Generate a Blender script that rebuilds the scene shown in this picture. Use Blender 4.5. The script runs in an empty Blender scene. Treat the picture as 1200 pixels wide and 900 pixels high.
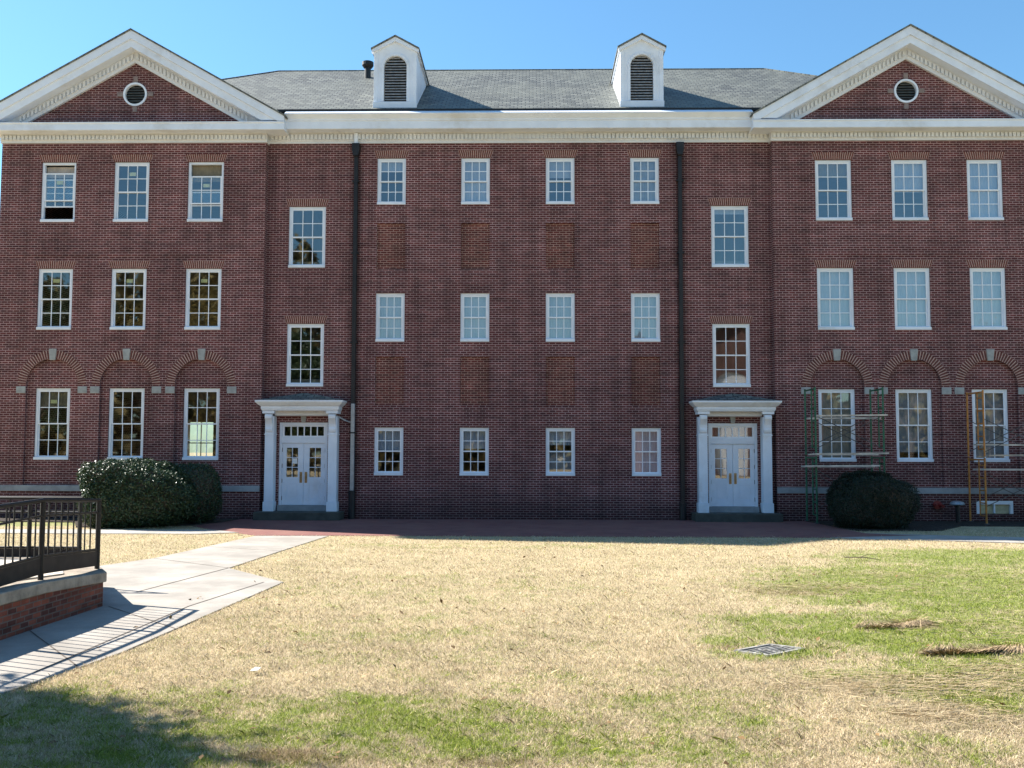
import bpy, bmesh, math, random
import numpy as np
from mathutils import Vector, Matrix
from mathutils.geometry import tessellate_polygon

SC = bpy.context.scene
COL = SC.collection
random.seed(7)
R = math.radians

# ------------------------------------------------------------------ camera
CAMLOC = Vector((.4617, -34.9, 2.40)); PITCH, YAW, ROLL = .0675, -.0187, .0024
FPX = 1160.0
cp, sp, cy, sy = math.cos(PITCH), math.sin(PITCH), math.cos(YAW), math.sin(YAW)
FWD = Vector((sy*cp, cy*cp, sp)); r0 = Vector((cy, -sy, 0)); u0 = r0.cross(FWD)
RGT = r0*math.cos(ROLL) + u0*math.sin(ROLL); UPV = -r0*math.sin(ROLL) + u0*math.cos(ROLL)
cd = bpy.data.cameras.new('camera'); cam = bpy.data.objects.new('camera', cd); COL.objects.link(cam)
M3 = Matrix((RGT, UPV, -FWD)).transposed()
cam.matrix_world = Matrix.Translation(CAMLOC) @ M3.to_4x4()
cd.sensor_width = 36; cd.lens = FPX/1200*36; cd.clip_end = 3000; cd.clip_start = .1
SC.camera = cam

# ------------------------------------------------------------------ sky, sun, exposure
SUN_DIR = Vector((1.17, -.49, -1.0)).normalized()           # the way the light travels
EL = math.asin(-SUN_DIR.z); AZ = math.atan2(-SUN_DIR.x, -SUN_DIR.y)
world = bpy.data.worlds.new('World'); SC.world = world; world.use_nodes = True
wn = world.node_tree.nodes; wl = world.node_tree.links
sky = wn.new('ShaderNodeTexSky'); sky.sky_type = 'NISHITA'; sky.sun_disc = False
sky.sun_elevation = EL; sky.sun_rotation = AZ; sky.altitude = 0
sky.air_density = 1.5; sky.dust_density = .3; sky.ozone_density = 4
wn['Background'].inputs['Strength'].default_value = .0500
tint = wn.new('ShaderNodeVectorMath'); tint.operation = 'MULTIPLY'; tint.inputs[1].default_value = (.74, 1.13, 1.38)
hs = wn.new('ShaderNodeHueSaturation'); hs.inputs['Saturation'].default_value = .92
wl.new(sky.outputs[0], hs.inputs['Color']); wl.new(hs.outputs[0], tint.inputs[0]); wl.new(tint.outputs[0], wn['Background'].inputs[0])
sd = bpy.data.lights.new('sun', 'SUN'); sd.energy = 5.0; sd.angle = R(.53); sd.color = (1, .95, .86)
sun = bpy.data.objects.new('sun', sd); COL.objects.link(sun); sun.location = (-30, 20, 40)
sun.rotation_euler = SUN_DIR.to_track_quat('-Z', 'Y').to_euler()
SC.view_settings.view_transform = 'Standard'; SC.view_settings.look = 'None'
SC.view_settings.exposure = 1.55; SC.view_settings.gamma = 1
SC.cycles.max_bounces = 7; SC.cycles.transparent_max_bounces = 10
SC.cycles.sample_clamp_indirect = 6

# ------------------------------------------------------------------ helpers
def ray(x, y): return FWD + RGT*((x-600)/FPX) - UPV*((y-450)/FPX)
def gp(x, y, z=0.):                                            # ground point seen at a photo pixel
    d = ray(x, y); p = CAMLOC + d*((z-CAMLOC.z)/d.z); return (p.x, p.y)
def wp(x, y, Y):                                               # point on the plane y = Y
    d = ray(x, y); return CAMLOC + d*((Y-CAMLOC.y)/d.y)

def tag(o, label=None, cat=None, group=None, kind=None):
    if label: o['label'] = label
    if cat: o['category'] = cat
    if group: o['group'] = group
    if kind: o['kind'] = kind
    return o
def empty(name, loc=(0, 0, 0), **k):
    o = bpy.data.objects.new(name, None); COL.objects.link(o); o.location = loc; o.empty_display_size = .3
    return tag(o, **k)

class MB:
    def __init__(s): s.v = []; s.f = []
    def add(s, vs, fs):
        b = len(s.v); s.v += [tuple(p) for p in vs]; s.f += [tuple(i+b for i in f) for f in fs]; return s
    def box(s, x0, x1, y0, y1, z0, z1):
        return s.add([(x0,y0,z0),(x1,y0,z0),(x1,y1,z0),(x0,y1,z0),(x0,y0,z1),(x1,y0,z1),(x1,y1,z1),(x0,y1,z1)],
                     [(0,3,2,1),(4,5,6,7),(0,1,5,4),(1,2,6,5),(2,3,7,6),(3,0,4,7)])
    def quad(s, *p): return s.add(p, [tuple(range(len(p)))])
    def prism(s, poly, y0, y1):                                # poly of (x, z), extruded along y
        return s.panel(poly, [], y0, y1, back=True)
    def panel(s, outer, holes, y0, y1, back=False, sides=True):
        loops = [outer]+list(holes)
        tri = tessellate_polygon([[Vector((p[0], p[1], 0)) for p in l] for l in loops])
        flat = [p for l in loops for p in l]; n = len(flat)
        b = len(s.v)
        s.v += [(p[0], y0, p[1]) for p in flat]+[(p[0], y1, p[1]) for p in flat]
        for t in tri:
            s.f.append(tuple(b+i for i in t))
            if back: s.f.append(tuple(b+n+i for i in reversed(t)))
        k = 0
        for li, l in enumerate(loops):
            if sides or li > 0:
                for i in range(len(l)):
                    j = (i+1) % len(l)
                    s.f.append((b+k+i, b+k+j, b+n+k+j, b+n+k+i))
            k += len(l)
        return s
    def plan(s, poly, z0, z1):                                 # poly of (x, y), extruded along z
        tri = tessellate_polygon([[Vector((p[0], p[1], 0)) for p in poly]])
        b = len(s.v); n = len(poly)
        s.v += [(p[0], p[1], z0) for p in poly]+[(p[0], p[1], z1) for p in poly]
        for t in tri: s.f.append(tuple(b+n+i for i in t)); s.f.append(tuple(b+i for i in reversed(t)))
        for i in range(n):
            j = (i+1) % n; s.f.append((b+i, b+j, b+n+j, b+n+i))
        return s
    def tube(s, pts, r, n=8, cap=True):
        pts = [Vector(p) for p in pts]; rs = r if isinstance(r, (list, tuple)) else [r]*len(pts)
        b = len(s.v); N = len(pts)
        for i, p in enumerate(pts):
            t = (pts[min(i+1, N-1)]-pts[max(i-1, 0)]).normalized()
            a = Vector((0, 0, 1)) if abs(t.z) < .9 else Vector((1, 0, 0))
            u = t.cross(a).normalized(); w = t.cross(u)
            for k in range(n):
                q = p+(u*math.cos(2*math.pi*(k+.5)/n)+w*math.sin(2*math.pi*(k+.5)/n))*rs[i]
                s.v.append(tuple(q))
        for i in range(N-1):
            for k in range(n):
                k2 = (k+1) % n
                s.f.append((b+i*n+k, b+i*n+k2, b+(i+1)*n+k2, b+(i+1)*n+k))
        if cap:
            s.f.append(tuple(b+k for k in range(n))); s.f.append(tuple(b+(N-1)*n+k for k in reversed(range(n))))
        return s
    def bar(s, p, q, w, h=None):                               # square bar from p to q
        return s.tube([p, q], w*.7071, 4)
    def build(s, name, mat, parent=None, bevel=0, smooth=False, recalc=True):
        me = bpy.data.meshes.new(name); me.from_pydata(s.v, [], s.f)
        if recalc:
            bm = bmesh.new(); bm.from_mesh(me); bmesh.ops.recalc_face_normals(bm, faces=bm.faces); bm.to_mesh(me); bm.free()
        me.materials.append(mat); me.update()
        if smooth: me.polygons.foreach_set('use_smooth', [True]*len(me.polygons))
        o = bpy.data.objects.new(name, me); COL.objects.link(o)
        if parent: o.parent = parent
        if bevel:
            m = o.modifiers.new('bevel', 'BEVEL'); m.width = bevel; m.segments = 2; m.limit_method = 'ANGLE'
        return o

# ------------------------------------------------------------------ materials
def newmat(name):
    m = bpy.data.materials.new(name); m.use_nodes = True
    return m, m.node_tree.nodes, m.node_tree.links, m.node_tree.nodes['Principled BSDF']
def N(nodes, t, **k):
    n = nodes.new(t)
    for a, v in k.items():
        if a in n.inputs: n.inputs[a].default_value = v
        else: setattr(n, a, v)
    return n
def math_n(ns, ls, op, a, b=None, c=None, clamp=False):
    n = ns.new('ShaderNodeMath'); n.operation = op; n.use_clamp = clamp
    for i, v in enumerate((a, b, c)):
        if v is None: continue
        if isinstance(v, (int, float)): n.inputs[i].default_value = v
        else: ls.new(v, n.inputs[i])
    return n.outputs[0]
def mixc(ns, ls, f, a, b, mode='MIX'):
    n = ns.new('ShaderNodeMix'); n.data_type = 'RGBA'; n.blend_type = mode
    for i, v in ((0, f), (6, a), (7, b)):
        if isinstance(v, (int, float)): n.inputs[i].default_value = v
        elif isinstance(v, tuple): n.inputs[i].default_value = (*v[:3], 1)
        else: ls.new(v, n.inputs[i])
    return n.outputs[2]
def noise(ns, ls, scale, detail=3, rough=.55, vec=None):
    n = ns.new('ShaderNodeTexNoise'); n.inputs['Scale'].default_value = scale
    n.inputs['Detail'].default_value = detail; n.inputs['Roughness'].default_value = rough
    if vec is not None: ls.new(vec, n.inputs['Vector'])
    return n.outputs['Fac']
def ramp(ns, ls, f, a, b):
    n = ns.new('ShaderNodeMapRange'); n.inputs[1].default_value = a; n.inputs[2].default_value = b; ls.new(f, n.inputs[0])
    n.interpolation_type = 'SMOOTHSTEP'; return n.outputs[0]
def pos(ns): return ns.new('ShaderNodeNewGeometry').outputs['Position']

def simple(name, col, rough=.6, var=.15, vscale=3., spec=.4, bump=0., metal=0., dirt=None):
    m, ns, ls, b = newmat(name)
    p = pos(ns); f = noise(ns, ls, vscale, 5, .6, p)
    dk = tuple(c*(1-var) for c in col); lt = tuple(min(1, c*(1+var)) for c in col)
    c = mixc(ns, ls, ramp(ns, ls, f, .3, .7), dk, lt)
    if dirt:
        f2 = noise(ns, ls, vscale*.33, 6, .7, p)
        c = mixc(ns, ls, ramp(ns, ls, f2, .52, .75), c, dirt)
    ls.new(c, b.inputs['Base Color']); b.inputs['Roughness'].default_value = rough
    b.inputs['Specular IOR Level'].default_value = spec; b.inputs['Metallic'].default_value = metal
    if bump:
        bn = ns.new('ShaderNodeBump'); bn.inputs['Strength'].default_value = bump; bn.inputs['Distance'].default_value = .02
        ls.new(noise(ns, ls, vscale*12, 4, .6, p), bn.inputs['Height']); ls.new(bn.outputs[0], b.inputs['Normal'])
    return m

def brick_mat(name, c1, c2, cm, stains=True, rowh=.080, bw=.225, vert=False, mort=.013):
    m, ns, ls, b = newmat(name)
    p = pos(ns); sx = ns.new('ShaderNodeSeparateXYZ'); ls.new(p, sx.inputs[0])
    u = math_n(ns, ls, 'ADD', sx.outputs[0], sx.outputs[1])
    cb = ns.new('ShaderNodeCombineXYZ'); ls.new(u, cb.inputs[0]); ls.new(sx.outputs[2], cb.inputs[1])
    vec = cb.outputs[0]
    def bt(a, bb, mm, bias=0.):
        t = ns.new('ShaderNodeTexBrick'); ls.new(vec, t.inputs['Vector'])
        t.offset = .5; t.squash = 1.0; t.squash_frequency = 2
        t.inputs['Scale'].default_value = 1; t.inputs['Mortar Size'].default_value = mort
        t.inputs['Mortar Smooth'].default_value = .15; t.inputs['Bias'].default_value = bias
        t.inputs['Brick Width'].default_value = bw; t.inputs['Row Height'].default_value = rowh
        for i, c in ((1, a), (2, bb), (3, mm)): t.inputs[i].default_value = (*c, 1)
        return t
    t = bt(c1, c2, cm, -.15)
    col = t.outputs['Color']
    # tone drifts between batches of bricks, streaks along the courses, paler joints here and there
    st = ns.new('ShaderNodeMapping'); st.inputs['Scale'].default_value = (.45, 10, 1); ls.new(vec, st.inputs[0])
    f1 = noise(ns, ls, 1.0, 4, .7, st.outputs[0])
    f2 = noise(ns, ls, .35, 5, .6, p)
    f3 = noise(ns, ls, 2.6, 5, .65, vec)
    gain = math_n(ns, ls, 'MULTIPLY_ADD', ramp(ns, ls, f1, .3, .7), .48, .70)
    gain = math_n(ns, ls, 'MULTIPLY', gain, math_n(ns, ls, 'MULTIPLY_ADD', ramp(ns, ls, f2, .3, .7), .35, .83))
    gain = math_n(ns, ls, 'MULTIPLY', gain, math_n(ns, ls, 'MULTIPLY_ADD', ramp(ns, ls, f3, .3, .7), .3, .85))
    vs = ns.new('ShaderNodeMapping'); vs.inputs['Scale'].default_value = (2.2, .16, 1); ls.new(vec, vs.inputs[0])
    f4 = noise(ns, ls, 1.0, 4, .65, vs.outputs[0])                # rain-washed runs down the wall
    gain = math_n(ns, ls, 'MULTIPLY', gain, math_n(ns, ls, 'MULTIPLY_ADD', ramp(ns, ls, f4, .32, .62), .28, .78))
    if stains:
        # damp grime near the ground and beside the two downspouts
        ax = math_n(ns, ls, 'ABSOLUTE', math_n(ns, ls, 'SUBTRACT', math_n(ns, ls, 'ABSOLUTE', sx.outputs[0]), 5.79))
        d = math_n(ns, ls, 'SUBTRACT', 1, ramp(ns, ls, math_n(ns, ls, 'MULTIPLY_ADD', f3, .22, ax), .12, .42))
        lo = math_n(ns, ls, 'SUBTRACT', 1, ramp(ns, ls, math_n(ns, ls, 'MULTIPLY_ADD', f3, -.7, sx.outputs[2]), -.2, .75))
        gr = math_n(ns, ls, 'MAXIMUM', math_n(ns, ls, 'MULTIPLY', d, .62), math_n(ns, ls, 'MULTIPLY', lo, .45))
        gain = math_n(ns, ls, 'MULTIPLY', gain, math_n(ns, ls, 'SUBTRACT', 1, gr))
    gm = ns.new('ShaderNodeVectorMath'); gm.operation = 'SCALE'; ls.new(col, gm.inputs[0]); ls.new(gain, gm.inputs['Scale'])
    ls.new(gm.outputs[0], b.inputs['Base Color']); b.inputs['Roughness'].default_value = .85
    b.inputs['Specular IOR Level'].default_value = .25
    bn = ns.new('ShaderNodeBump'); bn.inputs['Strength'].default_value = .5; bn.inputs['Distance'].default_value = .008
    inv = math_n(ns, ls, 'SUBTRACT', 1, t.outputs['Fac']); ls.new(inv, bn.inputs['Height']); ls.new(bn.outputs[0], b.inputs['Normal'])
    return m

MAT = {}
MAT['brick'] = brick_mat('red_brick', (.122, .030, .030), (.066, .020, .023), (.36, .235, .225))
MAT['infill'] = brick_mat('infill_brick', (.140, .031, .025), (.070, .020, .018), (.35, .215, .18), stains=False)
MAT['hall_brick'] = brick_mat('hall_brick', (.13, .045, .032), (.08, .03, .024), (.22, .17, .15), stains=False)
MAT['ramp_brick'] = brick_mat('ramp_brick', (.27, .075, .045), (.055, .022, .02), (.16, .11, .09), stains=False, rowh=.075, bw=.21, mort=.010)
MAT['vouss'] = simple('arch_brick', (.12, .042, .037), .85, .55, 22, .25)
MAT['soldier'] = simple('soldier_brick', (.15, .046, .034), .85, .55, 22, .25)
MAT['mortar'] = simple('mortar', (.44, .32, .28), .9, .2, 9, .2)
MAT['white'] = simple('white_paint', (.74, .785, .86), .45, .05, 1.6, .4, dirt=(.60, .61, .63))
MAT['sash'] = simple('sash_paint', (.80, .83, .88), .4, .04, 3, .4)
MAT['cream'] = simple('cream_trim_paint', (.66, .67, .69), .5, .07, 1.3, .35, dirt=(.56, .56, .56))
MAT['stone'] = simple('limestone', (.33, .34, .33), .8, .15, 5, .3, .2)
MAT['key'] = simple('vent_key_stone', (.24, .19, .175), .8, .15, 5, .3)
MAT['band'] = simple('stone_band', (.29, .30, .31), .8, .2, 2, .3, .2)
MAT['dark_metal'] = simple('dark_bronze_metal', (.013, .012, .013), .5, .3, 6, .4)
MAT['grey_metal'] = simple('galvanised_metal', (.34, .36, .38), .45, .15, 6, .5, metal=.4)
MAT['black_iron'] = simple('black_iron', (.010, .008, .008), .5, .3, 9, .3)
MAT['brown_board'] = simple('painted_kick_board', (.035, .026, .022), .7, .3, 5, .3)
MAT['louver'] = simple('louver_paint', (.33, .32, .32), .7, .25, 8, .3)
MAT['louver_dark'] = simple('dark_louver', (.075, .08, .078), .7, .25, 8, .3)
MAT['void'] = simple('dark_void', (.01, .01, .011), .9, .1, 3, .1)
MAT['room'] = simple('room_plaster', (.20, .18, .16), .9, .2, .7, .2)
MAT['blind'] = simple('window_blind', (.43, .47, .56), .8, .06, 2.2, .2)
MAT['sheer'] = simple('sheer_curtain', (.30, .31, .34), .85, .2, 2.5, .2)
MAT['curtain'] = simple('tan_curtain', (.42, .36, .31), .85, .15, 3, .2)
MAT['drab'] = simple('drab_shade', (.20, .17, .12), .85, .15, 3, .2)
MAT['sticker'] = simple('glazing_sticker', (.62, .60, .30), .6, .1, 20, .3)
MAT['paper'] = simple('paper', (.8, .8, .78), .7, .03, 5, .2)
MAT['brass'] = simple('worn_brass', (.30, .23, .13), .35, .2, 12, .5, metal=.8)
MAT['green_paint'] = simple('green_scaffold_paint', (.02, .115, .058), .5, .3, 9, .4, dirt=(.06, .07, .05))
MAT['yellow_paint'] = simple('yellow_scaffold_paint', (.46, .18, .035), .5, .25, 9, .4, dirt=(.30, .13, .05))
MAT['plank'] = simple('scaffold_plank', (.52, .46, .40), .85, .3, 3, .2)
MAT['brace'] = simple('steel_brace', (.09, .09, .095), .5, .3, 8, .5, metal=.5)
MAT['red'] = simple('red_enamel', (.23, .025, .02), .4, .2, 9, .5)
MAT['coping'] = simple('weathered_coping', (.29, .24, .19), .9, .3, 4, .2, .4, dirt=(.17, .14, .11))
MAT['slab'] = simple('ramp_concrete', (.50, .44, .37), .9, .15, 2, .2, .3)
MAT['step'] = simple('step_concrete', (.075, .075, .065), .9, .2, 3, .2, .3)
MAT['bark'] = simple('bark', (.10, .08, .062), .95, .4, 7, .1, .5)
MAT['mulch'] = simple('mulch', (.060, .048, .040), .95, .5, 14, .1, .8)
MAT['grate'] = simple('cast_grate', (.30, .285, .26), .75, .45, 9, .3, dirt=(.16, .13, .10))
MAT['pit'] = MAT['void']

def concrete(name, col):
    m, ns, ls, b = newmat(name); p = pos(ns)
    f = noise(ns, ls, .9, 6, .65, p); f2 = noise(ns, ls, 45, 3, .6, p); f3 = noise(ns, ls, .23, 4, .6, p)
    c = mixc(ns, ls, ramp(ns, ls, f, .32, .7), tuple(x*.72 for x in col), tuple(x*1.12 for x in col))
    c = mixc(ns, ls, math_n(ns, ls, 'MULTIPLY', ramp(ns, ls, f3, .45, .7), .6), c, tuple(x*.62 for x in col))
    c = mixc(ns, ls, math_n(ns, ls, 'MULTIPLY', ramp(ns, ls, f2, .35, .75), .45), c, tuple(x*.7 for x in col))
    ls.new(c, b.inputs['Base Color']); b.inputs['Roughness'].default_value = .9; b.inputs['Specular IOR Level'].default_value = .2
    bn = ns.new('ShaderNodeBump'); bn.inputs['Strength'].default_value = .25; bn.inputs['Distance'].default_value = .006
    ls.new(f2, bn.inputs['Height']); ls.new(bn.outputs[0], b.inputs['Normal'])
    return m
MAT['concrete'] = concrete('path_concrete', (.37, .335, .295))
MAT['walk'] = concrete('walk_concrete', (.40, .37, .335))

def paver_mat():
    m, ns, ls, b = newmat('brick_pavers'); p = pos(ns)
    t = ns.new('ShaderNodeTexBrick'); ls.new(p, t.inputs['Vector']); t.inputs['Scale'].default_value = 1
    t.inputs['Brick Width'].default_value = .2; t.inputs['Row Height'].default_value = .1; t.inputs['Mortar Size'].default_value = .006
    for i, c in ((1, (.25, .095, .085)), (2, (.16, .062, .06)), (3, (.16, .12, .10))): t.inputs[i].default_value = (*c, 1)
    f = noise(ns, ls, .8, 5, .6, p)
    c = mixc(ns, ls, ramp(ns, ls, f, .35, .7), t.outputs['Color'], (.23, .115, .095))
    ls.new(c, b.inputs['Base Color']); b.inputs['Roughness'].default_value = .9; b.inputs['Specular IOR Level'].default_value = .2
    return m
MAT['pavers'] = paver_mat()

def slate_mat():
    m, ns, ls, b = newmat('roof_slate'); p = pos(ns)
    t = ns.new('ShaderNodeTexBrick'); ls.new(p, t.inputs['Vector']); t.inputs['Scale'].default_value = 1
    t.inputs['Brick Width'].default_value = .28; t.inputs['Row Height'].default_value = .20; t.inputs['Mortar Size'].default_value = .022
    t.inputs['Mortar Smooth'].default_value = .3
    for i, c in ((1, (.20, .205, .18)), (2, (.085, .09, .085)), (3, (.03, .032, .032))): t.inputs[i].default_value = (*c, 1)
    f = noise(ns, ls, .35, 6, .65, p); f2 = noise(ns, ls, 5, 4, .6, p)
    c = mixc(ns, ls, math_n(ns, ls, 'MULTIPLY', ramp(ns, ls, f, .35, .7), .5), t.outputs['Color'], (.19, .195, .16))
    c = mixc(ns, ls, math_n(ns, ls, 'MULTIPLY', ramp(ns, ls, f2, .45, .75), .5), c, (.075, .08, .078))
    ls.new(c, b.inputs['Base Color']); b.inputs['Roughness'].default_value = .65; b.inputs['Specular IOR Level'].default_value = .35
    bn = ns.new('ShaderNodeBump'); bn.inputs['Strength'].default_value = .6; bn.inputs['Distance'].default_value = .02
    ls.new(math_n(ns, ls, 'SUBTRACT', 1, t.outputs['Fac']), bn.inputs['Height']); ls.new(bn.outputs[0], b.inputs['Normal'])
    return m
MAT['slate'] = slate_mat()

def glass_mat():
    m, ns, ls, b = newmat('window_glass'); ns.remove(b)
    out = ns['Material Output']; tr = ns.new('ShaderNodeBsdfTransparent'); gl = ns.new('ShaderNodeBsdfGlossy')
    tr.inputs[0].default_value = (.80, .84, .84, 1); gl.inputs['Roughness'].default_value = .02; gl.inputs[0].default_value = (.95, .97, 1, 1)
    bn = ns.new('ShaderNodeBump'); bn.inputs['Strength'].default_value = .05; bn.inputs['Distance'].default_value = .05
    ls.new(noise(ns, ls, 1.1, 0, .5, pos(ns)), bn.inputs['Height']); ls.new(bn.outputs[0], gl.inputs['Normal'])
    mx = ns.new('ShaderNodeMixShader'); mx.inputs[0].default_value = .19
    ls.new(tr.outputs[0], mx.inputs[1]); ls.new(gl.outputs[0], mx.inputs[2]); ls.new(mx.outputs[0], out.inputs[0])
    return m
MAT['glass'] = glass_mat()

def leaf_mat(name, a, c, rough=.35, spec=.5, trans=.15):
    m, ns, ls, b = newmat(name)
    g = ns.new('ShaderNodeNewGeometry')
    col = mixc(ns, ls, g.outputs['Random Per Island'], a, c)
    ls.new(col, b.inputs['Base Color']); b.inputs['Roughness'].default_value = rough; b.inputs['Specular IOR Level'].default_value = spec
    if trans:
        out = ns['Material Output']; t = ns.new('ShaderNodeBsdfTranslucent'); ls.new(col, t.inputs[0])
        mx = ns.new('ShaderNodeMixShader'); mx.inputs[0].default_value = trans
        ls.new(b.outputs[0], mx.inputs[1]); ls.new(t.outputs[0], mx.inputs[2]); ls.new(mx.outputs[0], out.inputs[0])
    return m
MAT['holly'] = leaf_mat('holly_leaf', (.014, .034, .013), (.048, .085, .034), .40, .45, .1)
MAT['boxwood'] = leaf_mat('boxwood_leaf', (.007, .014, .008), (.024, .038, .018), .5, .3, .1)
MAT['evergreen'] = leaf_mat('evergreen_leaf', (.03, .055, .02), (.08, .11, .04), .5, .4, .2)
MAT['oak'] = leaf_mat('dry_oak_leaf', (.16, .13, .04), (.32, .23, .07), .7, .2, .3)
MAT['straw'] = leaf_mat('dry_straw', (.30, .22, .12), (.55, .43, .26), .8, .2, 0)
MAT['thatch'] = leaf_mat('brown_thatch', (.11, .075, .042), (.48, .36, .22), .85, .15, 0)

# green growth in a dormant tan lawn: soft zones broken up by noise
ZONES = [  # px, py, rx(m), ry(m), strength
    (1150, 690, 4.2, 4.2, 1.0), (1195, 655, 4.6, 2.6, .95), (1120, 740, 3.4, 2.0, .95), (1195, 800, 1.7, 1.6, .85), (1040, 790, 1.2, .7, .5),
    (1110, 650, 2.2, 1.4, .7), (985, 693, 1.1, .7, .55), (900, 768, .85, .42, .75), (860, 752, .5, .45, .7),
    (430, 845, 1.7, 1.0, .78), (330, 850, 1.0, .9, .74), (560, 870, 1.6, .8, .66), (740, 880, 1.5, .7, .52), (640, 880, 1.2, .7, .50),
    (800, 830, 1.0, .8, .45), (860, 850, .8, .7, .35), (1100, 880, .6, .6, .4), (60, 870, 2.4, 2.0, .6),  # last zone: green grass, its darker colour also deepens the tree's shade
    (30, 612, 5.5, 1.9, .9), (240, 650, 1.6, 1.8, .18), (560, 640, 6, .8, .30), (520, 690, 3, 2.2, .22), (460, 745, 2.2, 1.8, .25),
    (1150, 890, .5, .5, .3), (700, 800, 2.0, 1.0, .22)]
def lawn_group():
    g = bpy.data.node_groups.new('lawn_tint', 'ShaderNodeTree')
    g.interface.new_socket('Green', in_out='OUTPUT', socket_type='NodeSocketFloat')
    g.interface.new_socket('Bare', in_out='OUTPUT', socket_type='NodeSocketFloat')
    ns, ls = g.nodes, g.links; out = ns.new('NodeGroupOutput')
    p = pos(ns); sx = ns.new('ShaderNodeSeparateXYZ'); ls.new(p, sx.inputs[0])
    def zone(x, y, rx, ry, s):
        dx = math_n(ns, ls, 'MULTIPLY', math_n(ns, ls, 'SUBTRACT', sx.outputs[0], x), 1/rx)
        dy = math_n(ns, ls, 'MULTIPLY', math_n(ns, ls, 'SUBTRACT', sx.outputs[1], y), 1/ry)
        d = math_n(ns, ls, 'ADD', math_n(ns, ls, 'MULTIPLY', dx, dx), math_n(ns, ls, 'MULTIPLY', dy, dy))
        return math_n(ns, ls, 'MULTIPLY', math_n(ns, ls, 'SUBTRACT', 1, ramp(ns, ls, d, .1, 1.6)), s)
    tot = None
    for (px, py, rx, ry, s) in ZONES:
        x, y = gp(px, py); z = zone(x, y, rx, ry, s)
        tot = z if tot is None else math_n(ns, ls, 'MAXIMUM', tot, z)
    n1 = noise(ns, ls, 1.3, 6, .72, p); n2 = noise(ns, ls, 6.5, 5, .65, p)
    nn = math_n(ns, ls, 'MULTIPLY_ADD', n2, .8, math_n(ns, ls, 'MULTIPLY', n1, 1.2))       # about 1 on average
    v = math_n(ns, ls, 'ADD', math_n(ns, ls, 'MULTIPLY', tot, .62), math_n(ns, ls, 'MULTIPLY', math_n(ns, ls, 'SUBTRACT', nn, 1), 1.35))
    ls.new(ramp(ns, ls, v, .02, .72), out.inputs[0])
    bz = None
    for (px, py, rx, ry, s) in [(330, 888, .45, .25, 1), (300, 860, .4, .2, .6), (560, 895, .6, .15, .8), (400, 893, .5, .15, .7), (920, 695, .9, .5, .8), (1060, 735, .7, .25, .9),
                                (940, 740, 1.2, .7, .35), (1060, 800, 1.2, .45, .55), (1110, 830, .8, .45, .6), (1180, 720, 1.2, .6, .5), (850, 760, .28, .1, 1)]:
        x, y = gp(px, py); z = zone(x, y, rx, ry, s); bz = z if bz is None else math_n(ns, ls, 'MAXIMUM', bz, z)
    b = math_n(ns, ls, 'ADD', math_n(ns, ls, 'MULTIPLY', bz, .8), math_n(ns, ls, 'MULTIPLY', math_n(ns, ls, 'SUBTRACT', n2, .55), 1.3))
    ls.new(ramp(ns, ls, b, .3, .75), out.inputs[1])
    return g
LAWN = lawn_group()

def soil_mat():
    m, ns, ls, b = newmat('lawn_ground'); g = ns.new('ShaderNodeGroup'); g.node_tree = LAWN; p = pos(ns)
    f = noise(ns, ls, 28, 5, .7, p); f2 = noise(ns, ls, 1.6, 5, .6, p); f3 = noise(ns, ls, 9, 4, .65, p)
    tan = mixc(ns, ls, ramp(ns, ls, f, .3, .7), (.27, .205, .115), (.66, .54, .34))
    tan = mixc(ns, ls, math_n(ns, ls, 'MULTIPLY', ramp(ns, ls, f2, .45, .75), .5), tan, (.25, .20, .105))
    grn = mixc(ns, ls, ramp(ns, ls, f3, .3, .7), (.085, .125, .025), (.20, .25, .06))
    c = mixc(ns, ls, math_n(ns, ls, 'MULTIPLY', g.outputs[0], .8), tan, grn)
    c = mixc(ns, ls, math_n(ns, ls, 'MULTIPLY', g.outputs[1], .75), c, mixc(ns, ls, f, (.16, .11, .065), (.40, .30, .19)))
    ls.new(c, b.inputs['Base Color']); b.inputs['Roughness'].default_value = .95; b.inputs['Specular IOR Level'].default_value = .1
    bn = ns.new('ShaderNodeBump'); bn.inputs['Strength'].default_value = .8; bn.inputs['Distance'].default_value = .04
    ls.new(f, bn.inputs['Height']); ls.new(bn.outputs[0], b.inputs['Normal'])
    return m
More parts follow.
